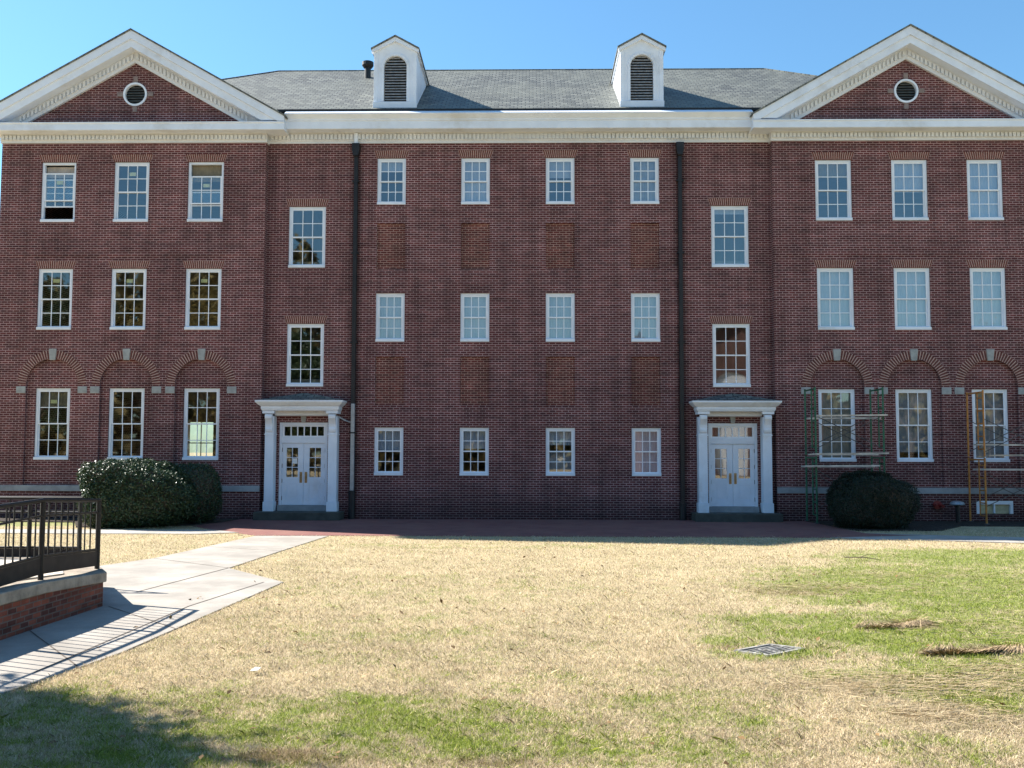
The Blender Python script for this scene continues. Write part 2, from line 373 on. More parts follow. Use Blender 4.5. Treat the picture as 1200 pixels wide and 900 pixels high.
def blade_mat():
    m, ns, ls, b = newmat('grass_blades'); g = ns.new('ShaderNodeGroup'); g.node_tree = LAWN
    rnd = ns.new('ShaderNodeNewGeometry').outputs['Random Per Island']
    wn_ = ns.new('ShaderNodeTexWhiteNoise'); wn_.noise_dimensions = '1D'; ls.new(rnd, wn_.inputs['W'])
    r2 = wn_.outputs['Value']
    tan = mixc(ns, ls, rnd, (.40, .315, .205), (.86, .72, .52))
    grn = mixc(ns, ls, rnd, (.14, .195, .028), (.41, .455, .095))
    p = pos(ns); lv = math_n(ns, ls, 'MULTIPLY_ADD', ramp(ns, ls, noise(ns, ls, .55, 5, .65, p), .3, .7), .30, .78)
    lv = math_n(ns, ls, 'MULTIPLY', lv, math_n(ns, ls, 'MULTIPLY_ADD', ramp(ns, ls, noise(ns, ls, 3.2, 4, .6, p), .3, .7), .32, .80))
    sc_ = ns.new('ShaderNodeVectorMath'); sc_.operation = 'SCALE'; ls.new(tan, sc_.inputs[0]); ls.new(lv, sc_.inputs['Scale']); tan = sc_.outputs[0]
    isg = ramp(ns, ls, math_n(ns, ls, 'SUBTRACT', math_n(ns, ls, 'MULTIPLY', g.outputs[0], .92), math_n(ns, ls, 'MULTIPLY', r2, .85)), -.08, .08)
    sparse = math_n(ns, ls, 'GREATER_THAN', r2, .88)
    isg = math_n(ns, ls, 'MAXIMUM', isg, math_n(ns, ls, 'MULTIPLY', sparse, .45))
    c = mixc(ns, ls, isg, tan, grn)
    c = mixc(ns, ls, math_n(ns, ls, 'MULTIPLY', g.outputs[1], .7), c, (.24, .165, .095))
    ls.new(c, b.inputs['Base Color']); b.inputs['Roughness'].default_value = .7; b.inputs['Specular IOR Level'].default_value = .2
    out = ns['Material Output']; t = ns.new('ShaderNodeBsdfTranslucent'); ls.new(c, t.inputs[0])
    mx = ns.new('ShaderNodeMixShader'); mx.inputs[0].default_value = .3
    ls.new(b.outputs[0], mx.inputs[1]); ls.new(t.outputs[0], mx.inputs[2]); ls.new(mx.outputs[0], out.inputs[0])
    return m
MAT['soil'] = soil_mat(); MAT['blade'] = blade_mat()

# ------------------------------------------------------------------ the setting: ground, path, walks, paving
g = MB(); g.quad((-900, -900, 0), (900, -900, 0), (900, 900, 0), (-900, 900, 0)); tag(g.build('ground', MAT['soil'], recalc=False), kind='structure')
def flat(name, poly, mat, z0, z1, kind='structure'):
    o = MB().plan(poly, z0, z1).build(name, mat); return tag(o, kind=kind)

PATH = [gp(300, 628.5), gp(180, 655), gp(96, 667), (-12.5, -14.6), (-12.5, -27.9), gp(-260, 905), gp(-60, 838), gp(0, 815), gp(17, 809), gp(71, 791), gp(142, 766), gp(244, 721), gp(332, 683),
        gp(268, 666.5), gp(330, 646), gp(385, 628.5)]
PAVE = [(-9.6, -.02), (9.9, -.02), (10.3, -5.4), (11.6, -6.2), (8.9, -6.95), gp(385, 628.0), gp(300, 628.0), (-9.0, -5.2), (-10.2, -3.6)]
WALKR = [(10.31, -5.4), (12.4, -6.15), (14.6, -6.8), (26, -9.7), (26, -11.5), (14.4, -8.7), (11.6, -7.85), (9.6, -7.45), (8.905, -6.96), (11.605, -6.205)]
WALKL = [(-9.05, -5.16), (-10.1, -5.25), (-26, -5.25), (-26, -6.6), (-9.0, -6.6), (-8.0, -6.05)]
flat('concrete_path', PATH, MAT['concrete'], -.05, .016)
flat('brick_paving', PAVE, MAT['pavers'], -.05, .012)
tagw = flat('concrete_walk', WALKR, MAT['walk'], -.05, .020)
flat('concrete_walk', WALKL, MAT['walk'], -.05, .020)
# joints tooled across the slabs
jm = MB()
def joint(a, b, w=.018):
    a = Vector((*a, 0)); b = Vector((*b, 0)); d = (b-a).normalized(); n = Vector((-d.y, d.x, 0))*w
    z = Vector((0, 0, .0205))
    jm.quad(a-n+z, b-n+z, b+n+z, a+n+z)
joint(gp(309, 683.3), gp(221, 711.7), .012); joint(gp(221, 711.7), gp(40, 790), .012)
joint(gp(268, 666.5), gp(160, 695), .014); joint(gp(127, 712), gp(205, 738), .010); joint(gp(34, 740), gp(95, 786), .010)
joint(gp(180, 655), gp(268, 666.5), .008); joint(gp(240, 641), gp(330, 646.5), .008)
tag(jm.build('path_joints', simple('joint_dirt', (.12, .10, .085), .95, .2, 5, .1), recalc=False), kind='structure')
# planting soil along the wings
flat('planting_bed', [(-26, -.35), (-9.65, -.35), (-9.7, -1.6), (-10.3, -3.3), (-13.6, -4.3), (-14.6, -2.2), (-26, -1.4)], MAT['mulch'], -.05, .03)
flat('planting_bed', [(9.95, -.35), (26, -.35), (26, -2.6), (14.4, -2.4), (12.9, -4.4), (10.34, -4.6)], MAT['mulch'], -.05, .03)

# ------------------------------------------------------------------ the brick building
B = empty('brick_building', (0, 0, 0), label='long three-storey red brick hall with two white pedimented wings and a slate roof', cat='building')
HW = 18.54; WC = 13.77; WH = 4.77; WF = -.30            # half width, wing centre, wing half width, wing face
Z_MAIN, Z_WING = 13.45, 13.42

def rect(cx, hw, z0, z1): return [(cx-hw, z0), (cx+hw, z0), (cx+hw, z1), (cx-hw, z1)]
ROW = {'w3': (10.52, 12.70), 'w2': (6.65, 8.84), 'w1': (2.05, 4.585), 's2': (8.92, 11.14), 's1': (4.66, 6.905),
       'c3': (11.20, 12.90), 'c2': (6.26, 8.00), 'c1': (1.53, 3.22)}
CWX = {'o': (16.452, .619), 'm': (13.818, .63), 'i': (11.15, .639), 's': (7.55, .661), 'co': (4.536, .515), 'ci': (1.517, .517)}
DOORX = 7.56
ARC_R, ARC_Z = .925, 4.70
def arch(cx, r, z0, zs, n=20):
    return [(cx-r, z0), (cx+r, z0)]+[(cx+r*math.cos(math.pi*k/n), zs+r*math.sin(math.pi*k/n)) for k in range(n+1)]

# main wall: front face with true openings
holes = []
for s in (-1, 1):
    for c in ('co', 'ci'):
        cx, hw = CWX[c]
        for r in ('c1', 'c2', 'c3'): holes.append(rect(s*cx, hw, *ROW[r]))
        for z0, z1 in ((8.85, 10.52), (4.00, 5.73)): holes.append(rect(s*cx, .514, z0, z1))
    cx, hw = CWX['s']
    for r in ('s1', 's2'): holes.append(rect(s*cx, hw, *ROW[r]))
    holes.append(rect(s*DOORX, .860, .30, 3.39))
MB().panel([(-9.0, 0), (9.0, 0), (9.0, Z_MAIN+.3), (-9.0, Z_MAIN+.3)], holes, 0, .32).build('main_wall', MAT['brick'], B)
for s in (-1, 1):
    for c in ('co', 'ci'):
        for z0, z1 in ((8.85, 10.52), (4.00, 5.73)):
            MB().box(s*CWX[c][0]-.513, s*CWX[c][0]+.513, .075, .30, z0+.001, z1-.001).build('recessed_brick_panel', MAT['infill'], B)

def voussoirs(mb, cx, zs, r0_, r1_, a0, a1, n, y0, y1):
    for k in range(n):
        t0 = a0+(a1-a0)*(k+.16)/n; t1 = a0+(a1-a0)*(k+.84)/n
        mb.prism([(cx+r0_*math.cos(t0), zs+r0_*math.sin(t0)), (cx+r1_*math.cos(t0), zs+r1_*math.sin(t0)),
                  (cx+r1_*math.cos(t1), zs+r1_*math.sin(t1)), (cx+r0_*math.cos(t1), zs+r0_*math.sin(t1))], y0, y1)
def jack_arch(cx, hw, z, y):
    mb = MB(); n = int(2*(hw+.12)/.078); h = .27
    for k in range(n):
        a0, a1 = -1+2*(k+.17)/n, -1+2*(k+.83)/n
        b0, b1 = hw+.03, hw+.12
        mb.prism([(cx+a0*b0, z), (cx+a1*b0, z), (cx+a1*b1, z+h), (cx+a0*b1, z+h)], y-.006, y+.02)
    o = mb.build('jack_arch', MAT['soldier'], B)
    MB().prism([(cx-hw-.03, z), (cx+hw+.03, z), (cx+hw+.12, z+h), (cx-hw-.12, z+h)], y-.003, y+.02).build('arch_mortar', MAT['mortar'], o)

for s in (-1, 1):
    holes = []
    for c in ('o', 'm', 'i'):
        cx, hw = CWX[c]
        for r in ('w2', 'w3'): holes.append(rect(s*cx, hw, *ROW[r]))
        holes.append(arch(s*cx, ARC_R, 1.17, ARC_Z))
    x0, x1 = s*WC-WH, s*WC+WH
    if s > 0: holes.append(rect(16.455, .625, .27, .72))
    MB().panel([(x0, 0), (x1, 0), (x1, Z_WING+.3), (x0, Z_WING+.3)], holes, WF, 0.).build('wing_wall', MAT['brick'], B)
    for c in ('o', 'm', 'i'):
        cx, hw = CWX[c]
        MB().panel(arch(s*cx, ARC_R-.001, 1.171, ARC_Z), [rect(s*cx, hw, *ROW['w1'])], WF+.11, 0.02, sides=False).build('arch_infill_wall', MAT['infill'] if False else MAT['brick'], B)
        for a0, a1 in ((0.0, math.pi/2-.115), (math.pi/2+.115, math.pi)):
            mb = MB(); voussoirs(mb, s*cx, ARC_Z, ARC_R+.005, ARC_R+.30, a0, a1, 17, WF-.006, WF+.03)
            o = mb.build('arch_ring', MAT['vouss'], B)
            ar = [(ARC_R+.005, a0+(a1-a0)*k/12) for k in range(13)]+[(ARC_R+.30, a1-(a1-a0)*k/12) for k in range(13)]
            MB().prism([(s*cx+r*math.cos(t), ARC_Z+r*math.sin(t)) for r, t in ar], WF-.003, WF+.02).build('arch_mortar', MAT['mortar'], o)
        MB().prism([(s*cx-.10, 5.57), (s*cx+.10, 5.57), (s*cx+.135, 5.97), (s*cx-.135, 5.97)], WF-.035, WF+.04).build('keystone', MAT['stone'], B, bevel=.008)
        for t in (-1, 1):
            a = s*cx+t*(ARC_R+.004); b = s*cx+t*(ARC_R+.335)
            MB().box(min(a, b), max(a, b), WF-.02, WF+.04, 4.40, 4.635).build('impost_block', MAT['stone'], B, bevel=.006)
    for c in ('o', 'm', 'i'):
        cx, hw = CWX[c]
        for r in ('w2', 'w3'): jack_arch(s*cx, hw, ROW[r][1]+.003, WF)
    MB().box(x0+.02, x1-.02, WF-.018, WF+.03, 9.30, 9.62).build('belt_course', MAT['brick'], B)
    # stone water table
    MB().box(x0+(.0 if s < 0 else .0)-(.04 if s < 0 else 0), x1+(.04 if s > 0 else 0), WF-.045, WF+.05, .955, 1.165).build('stone_band', MAT['band'], B, bevel=.01)
    jack_arch(s*CWX['s'][0], CWX['s'][1], ROW['s1'][1]+.003, 0.); jack_arch(s*CWX['s'][0], CWX['s'][1], ROW['s2'][1]+.003, 0.)
    for c in ('co', 'ci'): jack_arch(s*CWX[c][0], CWX[c][1], ROW['c3'][1]+.003, 0.)

# shell behind the facade: side walls, back wall with one opening, floors
for s in (-1, 1):
    x = s*HW
    MB().box(min(x, x-s*.35), max(x, x-s*.35), .001, 13., 0, 14.2).build('side_wall', MAT['brick'], B)
MB().panel([(-18.19, 0), (18.19, 0), (18.19, 14.2), (-18.19, 14.2)], [rect(-15.45, .62, 1.75, 3.75)], 12.6, 12.95, back=True).build('back_wall', MAT['room'], B)
MB().box(-15.47, -15.43, 12.7, 12.76, 1.75, 3.75).box(-16.07, -14.83, 12.7, 12.76, 2.72, 2.77).build('back_window_bars', MAT['sash'], B)
for z in (.18, 4.95, 9.2, 13.35):
    MB().box(-18.18, 18.18, .34, 12.59, z-.15, z).build('floor_slab', MAT['room'], B)
for x in (-9.3, -4.0, 0, 4.0, 9.3): MB().box(x-.08, x+.08, .36, 12.58, .2, 13.1).build('partition_wall', MAT['room'], B)

# ---- windows: frame > sashes, panes, blind, sticker
def window(cx, hw, z0, z1, yf, blind=None, du=0., dl=0., sticker=False, rows=(2, 2), glass=True):
    f = MB(); cw = .085; y0, y1 = yf+.045, yf+.17
    f.box(cx-hw+.002, cx-hw+cw, y0, y1, z0+.10, z1-.002).box(cx+hw-cw, cx+hw-.002, y0, y1, z0+.10, z1-.002)
    f.box(cx-hw+cw, cx+hw-cw, y0+.004, y1, z1-cw, z1-.002)
    f.box(cx-hw+.002, cx+hw-.002, yf-.035, y1+.02, z0+.002, z0+.10)
    w = f.build('window', MAT['white'], B, bevel=.006)
    xi = hw-cw; zi0, zi1 = z0+.10, z1-cw; mid = (zi0+zi1)/2
    def sash(za, zb, y, nrow, st=.045):
        m = MB(); t = .035
        m.box(cx-xi, cx-xi+st, y, y+t, za, zb).box(cx+xi-st, cx+xi, y, y+t, za, zb)
        m.box(cx-xi+st, cx+xi-st, y, y+t, za, za+st).box(cx-xi+st, cx+xi-st, y, y+t, zb-st, zb)
        gx = xi-st; mw = .013
        for k in (1, 2):
            x = cx-gx+2*gx*k/3; m.box(x-mw, x+mw, y+.006, y+t-.004, za+st, zb-st)
        for k in range(1, nrow):
            z = za+st+(zb-za-2*st)*k/nrow; m.box(cx-gx, cx+gx, y+.007, y+t-.005, z-mw, z+mw)
        m.build('sash', MAT['sash'], w)
        if glass:
            MB().quad((cx-gx, y+.02, za+st), (cx+gx, y+.02, za+st), (cx+gx, y+.02, zb-st), (cx-gx, y+.02, zb-st)).build('pane', MAT['glass'], w)
    sash(mid-.022-du, zi1-du, yf+.065, rows[0]); sash(zi0+dl, mid+.022+dl, yf+.105, rows[1])
    if sticker:
        zs = zi1-du-.045-(zi1-mid)*.30
        MB().box(cx-.115, cx+.115, yf+.087, yf+.092, zs-.06, zs+.07).build('sticker', MAT['sticker'], w)
    if blind:
        for (a, b, mat) in blind:                               # fractions of the opening, from the top
            za, zb = zi1-(zi1-zi0)*b, zi1-(zi1-zi0)*a
            m = MB(); n = 9
            pts = [(cx-xi+.01+(2*xi-.02)*k/(n*2), yf+.20+(.012 if k % 2 else 0)) for k in range(n*2+1)]
            for (xa, ya), (xb, yb) in zip(pts, pts[1:]):
                m.add([(xa, ya, za), (xb, yb, za), (xb, yb, zb), (xa, ya, zb), (xa, ya+.012, za), (xb, yb+.012, za), (xb, yb+.012, zb), (xa, ya+.012, zb)],
                      [(0, 1, 2, 3), (7, 6, 5, 4), (0, 4, 5, 1), (3, 2, 6, 7)])
            m.build('blind', MAT[mat], w, recalc=False)
    return w
def W(r, c, s, **k):
    cx, hw = CWX[c]; z0, z1 = ROW[r]
    yf = (WF+.11 if r == 'w1' else WF) if r[0] == 'w' else 0.
    return window(s*cx, hw, z0, z1, yf, **k)
W('w3', 'o', -1, du=.30, dl=.46, sticker=True, blind=[(.02, .22, 'curtain')])
W('w3', 'm', -1, sticker=True); W('w3', 'i', -1, du=.42, sticker=True, blind=[(0, .30, 'drab')])
for c in ('o', 'm', 'i'): W('w2', c, -1, sticker=True)
W('w1', 'o', -1, sticker=True, blind=[(0, .24, 'drab')]); W('w1', 'm', -1); W('w1', 'i', -1)
W('s2', 's', -1); W('s1', 's', -1)
W('s2', 's', 1, blind=[(0, .09, 'blind')]); W('s1', 's', 1)
full = [(0, 1, 'blind')]
W('c3', 'co', -1, blind=[(0, .22, 'blind')]); W('c3', 'ci', -1, blind=full); W('c3', 'ci', 1, blind=[(0, .40, 'blind')]); W('c3', 'co', 1, blind=[(0, .97, 'sheer')])
W('c2', 'co', -1, blind=[(0, .97, 'blind')]); W('c2', 'ci', -1, blind=full); W('c2', 'ci', 1, blind=full); W('c2', 'co', 1, blind=full)
W('c1', 'co', -1, blind=[(0, .48, 'blind')]); W('c1', 'ci', -1, blind=[(0, .44, 'blind')]); W('c1', 'ci', 1, blind=[(0, .35, 'blind'), (.5, .93, 'sheer')]); W('c1', 'co', 1, blind=[(0, .96, 'blind')])
W('w3', 'i', 1, blind=[(0, .25, 'drab')]); W('w3', 'm', 1, blind=[(0, .52, 'blind')]); W('w3', 'o', 1, blind=full)
for c in ('i', 'm', 'o'): W('w2', c, 1, blind=full)
W('w1', 'i', 1, blind=[(0, 1, 'curtain')]); W('w1', 'm', 1, blind=[(0, .9, 'sheer')]); W('w1', 'o', 1, blind=[(0, 1, 'sheer')])
# basement window
bw = MB(); bx0, bx1 = 15.83, 17.08
bw.box(bx0, bx0+.10, WF-.01, WF+.12, .28, .72).box(bx1-.10, bx1, WF-.01, WF+.12, .28, .72).box(bx0+.1, bx1-.1, WF-.006, WF+.12, .60, .72).box(16.43, 16.48, WF+.02, WF+.1, .30, .60)
bwo = bw.build('basement_window', MAT['white'], B)
MB().box(bx0+.1, bx1-.1, WF+.10, WF+.13, .28, .60).build('boarded_pane', simple('yellowed_board', (.50, .46, .30), .7, .15, 6, .3), bwo)

# ---- cornices
def dentils(mb, x0, x1, y0, y1, z0, z1, pitch=.142, w=.095):
    n = int((x1-x0)/pitch); p = (x1-x0)/n
    for k in range(n): mb.box(x0+p*(k+.5)-w/2, x0+p*(k+.5)+w/2, y0, y1, z0, z1)
def profile(name, x0, x1, prof, mat):                            # prof: closed (y, z) outline swept along x
    m = MB(); n = len(prof)
    m.v += [(x0, y, z) for y, z in prof]+[(x1, y, z) for y, z in prof]
    m.f += [tuple(range(n)), tuple(range(2*n-1, n-1, -1))]+[(i, (i+1) % n, n+(i+1) % n, n+i) for i in range(n)]
    return m.build(name, mat, B)
CE = 8.27
profile('main_cornice', -CE, CE, [(.2, 13.80), (-.50, 13.80), (-.53, 13.815), (-.53, 14.085), (-.56, 14.10), (-.57, 14.16), (-.64, 14.24), (-.70, 14.30), (-.70, 14.325), (-.44, 14.475), (.2, 14.475)], MAT['white'])
profile('main_frieze', -9.0, 9.0, [(.1, 13.43), (-.05, 13.43), (-.05, 13.50), (-.075, 13.52), (-.075, 13.76), (-.16, 13.798), (.1, 13.798)], MAT['cream'])
mb = MB(); dentils(mb, -8.9, 8.9, -.135, -.07, 13.56, 13.745); mb.build('dentil_course', MAT['cream'], B)
profile('gutter_edge', -8.6, 8.6, [(-.42, 14.478), (-.30, 14.478), (-.28, 14.55), (-.30, 14.60), (-.42, 14.565)], MAT['dark_metal'])

SL = .568; PA = 17.34; PE = 5.53                                  # pediment pitch, apex, half span of the eaves
def rake_band(name, c, y0, y1, d0, d1, mat, half, zcut):
    """A chevron: the band between two lines d0 and d1 below the outer pitch, cut off level at zcut."""
    def line(d, x): return PA-d-SL*abs(x)
    xo = min(half, (PA-d0-zcut)/SL); xi = min(half, (PA-d1-zcut)/SL)
    m = MB()
    for s in (-1, 1):
        pts = [(c, line(d0, 0)), (c+s*xo, line(d0, xo))]
        if xo >= half-1e-6 and line(d1, half) < line(d0, half): pts.append((c+s*half, max(zcut, line(d1, half))))
        if xi < half-1e-6: pts.append((c+s*xi, zcut))
        pts.append((c, line(d1, 0)))
        m.prism(pts, y0, y1)
    return m.build(name, mat, B)
for s in (-1, 1):
    c = s*WC; x0, x1 = c-WH, c+WH
    profile('wing_cornice', c-PE, c+PE, [(0., 13.69), (-.80, 13.69), (-.83, 13.705), (-.83, 13.92), (-.86, 13.945), (-.86, 13.98), (-.26, 14.05), (0., 14.05)], MAT['white'])
    profile('wing_frieze', x0-.04, x1+.04, [(0., 13.385), (-.35, 13.385), (-.35, 13.45), (-.375, 13.47), (-.375, 13.65), (-.46, 13.688), (0., 13.688)], MAT['cream'])
    mb = MB(); dentils(mb, x0+.0, x1-.0, -.435, -.372, 13.49, 13.64); mb.build('dentil_course', MAT['cream'], B)
    # tympanum with a round opening
    oc = (c, 15.17); th = 4.05
    MB().panel([(c-4.9, 14.0), (c+4.9, 14.0), (c, 14.0+4.9*SL)], [[(oc[0]+.40*math.cos(2*math.pi*k/32), oc[1]+.40*math.sin(2*math.pi*k/32)) for k in range(32)]], WF, -.02).build('tympanum_wall', MAT['brick'], B)
    ov = MB()
    for k in range(32):
        a0, a1 = 2*math.pi*k/32, 2*math.pi*(k+1)/32
        def P(r, a): return (oc[0]+r*math.cos(a), oc[1]+r*math.sin(a))
        ov.prism([P(.362, a0), P(.43, a0), P(.43, a1), P(.362, a1)], WF-.05, WF+.09)
    o = ov.build('round_vent', MAT['white'], B)
    lv = MB()
    for k in range(7):
        z = -.29+.58*k/6; h = math.sqrt(max(.01, .343**2-z*z)); zz = oc[1]+z
        lv.add([(c-h, WF+.03, zz-.035), (c+h, WF+.03, zz-.035), (c+h, WF+.10, zz+.035), (c-h, WF+.10, zz+.035), (c-h, WF+.035, zz-.05), (c+h, WF+.035, zz-.05), (c+h, WF+.105, zz+.02), (c-h, WF+.105, zz+.02)],
               [(0, 1, 2, 3), (7, 6, 5, 4), (0, 4, 5, 1), (2, 6, 7, 3)])
    lv.build('louver_slats', MAT['louver_dark'], o, recalc=False)
    MB().prism([(oc[0]+.41*math.cos(2*math.pi*k/24), oc[1]+.41*math.sin(2*math.pi*k/24)) for k in range(24)], WF+.16, WF+.2).build('vent_backing', MAT['void'], o)
    for dx, dz in ((1, 0), (-1, 0), (0, 1), (0, -1)):
        kx, kz = oc[0]+dx*.545, oc[1]+dz*.545
        MB().box(kx-(.10 if dx else .075), kx+(.10 if dx else .075), WF-.03, WF+.05, kz-(.10 if dz else .075), kz+(.10 if dz else .075)).build('vent_key_block', MAT['key'], B)
    # raking cornice, bed mould and dentils
    rake_band('raking_cornice', c, -.86, -.20, .03, .33, MAT['white'], PE, 14.0)
    rake_band('raking_fascia', c, -.80, -.22, .332, .62, MAT['white'], PE-.05, 14.052)
    rake_band('raking_bed_mould', c, -.40, -.25, .622, 1.03, MAT['cream'], PE-.5, 14.052)
    rd = MB()
    for t in (-1, 1):
        n = 34
        for k in range(n):
            x = (k+.7)*.142
            z = PA-.80-SL*x
            if z-.1 < 14.06: continue
            rd.prism([(c+t*(x-.045), z-.09+SL*.045), (c+t*(x+.045), z-.09-SL*.045), (c+t*(x+.045), z+.09-SL*.045), (c+t*(x-.045), z+.09+SL*.045)], -.465, -.395)
    rd.build('raking_dentils', MAT['cream'], B)
    # the wing's roof: thin slate slopes running back to the main roof
    rf = MB()
    for t in (-1, 1):
        e = PE+.06
        rf.add([(c, -.90, PA-.028), (c+t*e, -.90, PA-.028-SL*e), (c+t*e, 7.0, PA-.028-SL*e), (c, 7.0, PA-.028),
                (c, -.90, PA+.03), (c+t*e, -.90, PA+.03-SL*e), (c+t*e, 7.0, PA+.03-SL*e), (c, 7.0, PA+.03)],
               [(0, 1, 2, 3), (7, 6, 5, 4), (0, 4, 5, 1), (1, 5, 6, 2), (2, 6, 7, 3)])
    rf.build('wing_roof', MAT['slate'], B)

# ---- main hipped roof
RY, RZ = 6.3, 18.60
ro = MB()
RX = 10.33
e0 = (-.33, 14.54)
ro.add([(-18.4, e0[0], e0[1]), (18.4, e0[0], e0[1]), (RX, RY, RZ), (-RX, RY, RZ), (-18.4, 12.9, e0[1]), (18.4, 12.9, e0[1])],
       [(0, 1, 2, 3), (5, 4, 3, 2), (4, 0, 3), (1, 5, 2)])
ro.build('main_roof', MAT['slate'], B)
MB().tube([(-18.4, e0[0], e0[1]+.01), (-RX, RY, RZ+.005), (RX, RY, RZ+.005), (18.4, e0[0], e0[1]+.01)], .035, 6).build('ridge_cap', MAT['slate'], B)
def roof_z(y): return e0[1]+(RZ-e0[1])*(y-e0[0])/(RY-e0[0])

# ---- dormers
def dormer(cx, dz=0.):
    y0 = .10; hw = .765; zb = 14.86; ze = 17.00+dz; za = 17.42+dz
    body = MB()
    lw, zs = .41, 16.30
    lo = [(cx-lw, zb+.16), (cx+lw, zb+.16)]+[(cx+lw*math.cos(math.pi*k/16), zs+lw*math.sin(math.pi*k/16)) for k in range(17)]
    body.panel([(cx-hw, zb-.2), (cx+hw, zb-.2), (cx+hw, ze), (cx, za-.02), (cx-hw, ze)], [lo], y0, y0+.16, back=False, sides=False)
    for s in (-1, 1):
        x = cx+s*hw
        body.add([(x, y0, zb-.1), (x, 4.4, zb-.1), (x, 4.4, ze), (x, y0, ze)], [(0, 1, 2, 3)])
    d = body.build('dormer', MAT['white'], B)
    # arched casing and sill
    m = MB()
    for k in range(16):
        a0, a1 = math.pi*k/16, math.pi*(k+1)/16
        def P(r, a): return (cx+r*math.cos(a), zs+r*math.sin(a))
        m.prism([P(lw+.002, a0), P(lw+.10, a0), P(lw+.10, a1), P(lw+.002, a1)], y0-.03, y0+.01)
    m.box(cx-lw-.10, cx-lw-.002, y0-.03, y0+.01, zb+.16, zs).box(cx+lw+.002, cx+lw+.10, y0-.03, y0+.01, zb+.16, zs)
    m.box(cx-hw-.03, cx+hw+.03, y0-.07, y0+.02, zb-.10, zb+.13)
    for s in (-1, 1): m.box(min(cx+s*(hw-.13), cx+s*(hw+.012)), max(cx+s*(hw-.13), cx+s*(hw+.012)), y0-.025, y0+.10, zb+.13, ze-.02)
    # raking trim under the gable
    g_ = (za-ze)/(hw)
    for s in (-1, 1):
        m.prism([(cx, za-.03), (cx+s*(hw+.09), za-.03-g_*(hw+.09)), (cx+s*(hw+.09), za-.15-g_*(hw+.09)), (cx, za-.19)], y0-.10, y0+.02)
        m.box(min(cx+s*(hw-.02), cx+s*(hw+.075)), max(cx+s*(hw-.02), cx+s*(hw+.075)), y0+.03, 4.2, ze-.13, ze-.04)
    m.build('dormer_trim', MAT['white'], d, bevel=.008)
    l = MB(); n = 17
    for k in range(n):
        z = zb+.19+(zs+lw-zb-.22)*k/(n-1); h = lw-.002 if z < zs else math.sqrt(max(.003, lw*lw-(z-zs)**2))
        if z > zs: h = min(h, lw)
        l.add([(cx-h, y0+.05, z-.045), (cx+h, y0+.05, z-.045), (cx+h, y0+.13, z+.02), (cx-h, y0+.13, z+.02), (cx-h, y0+.05, z-.065), (cx+h, y0+.05, z-.065), (cx+h, y0+.13, z), (cx-h, y0+.13, z)],
              [(0, 1, 2, 3), (7, 6, 5, 4), (0, 4, 5, 1)])
    l.build('louver_slats', MAT['louver'], d, recalc=False)
    MB().prism(lo, y0+.17, y0+.19).build('louver_backing', MAT['void'], d)
    r = MB(); e = hw+.115
    for s in (-1, 1):
        zl = za-.025-g_*e
        r.add([(cx, y0-.14, za-.025), (cx+s*e, y0-.14, zl), (cx+s*e, 5.2, zl), (cx, 5.2, za-.025),
               (cx, y0-.14, za+.03), (cx+s*e, y0-.14, zl+.055), (cx+s*e, 5.2, zl+.055), (cx, 5.2, za+.03)],
              [(0, 1, 2, 3), (7, 6, 5, 4), (0, 4, 5, 1), (1, 5, 6, 2)])
    r.build('dormer_roof', MAT['slate'], d)
dormer(-4.455, 0.); dormer(4.47, .02)
# roof vent pipe
vx, vy = -6.29, 5.0; vz = roof_z(vy)
v = MB().tube([(vx, vy, vz-.2), (vx, vy, vz+.45)], .13, 14).build('roof_vent', MAT['dark_metal'], B, smooth=False)
MB().tube([(vx, vy, vz+.40), (vx, vy, vz+.50), (vx, vy, vz+.64), (vx, vy, vz+.70)], [.17, .24, .24, .10], 14).build('vent_cap', MAT['dark_metal'], v)

# ---- downspouts
def downspout(x, grey):
    zt = 13.40
    m = MB()
    m.box(x-.068, x+.068, -.15, -.02, 4.05 if grey else .55, 12.95)
    d = m.build('downspout', MAT['dark_metal'], B, bevel=.01)
    MB().prism([(x-.08, 12.93), (x+.08, 12.93), (x+.13, 13.12), (x+.13, 13.38), (x-.13, 13.38), (x-.13, 13.12)], -.26, -.012).build('conductor_head', MAT['dark_metal'], d)
    if grey:
        MB().box(x-.066, x+.066, -.16, -.03, 1.0, 4.05).build('grey_pipe_length', MAT['grey_metal'], d, bevel=.01)
        MB().box(x-.06, x+.06, -.20, -.136, 13.38, 13.76).build('outlet_pipe', MAT['white'], d)
    MB().tube([(x, -.10, 0), (x, -.10, 1.0 if grey else .60)], .115, 10).build('drain_boot', MAT['dark_metal'], d)
    for z in (3.0, 6.2, 9.4, 12.0): MB().box(x-.12, x+.12, -.168, -.005, z, z+.05).build('pipe_strap', MAT['dark_metal'], d)
downspout(-5.80, True); downspout(5.775, False)
MB().tube([(-6.35, -.25, 3.62), (-6.05, -.12, 3.45), (-5.82, -.08, 3.38)], .025, 6).build('portico_drain_pipe', MAT['grey_metal'], B)

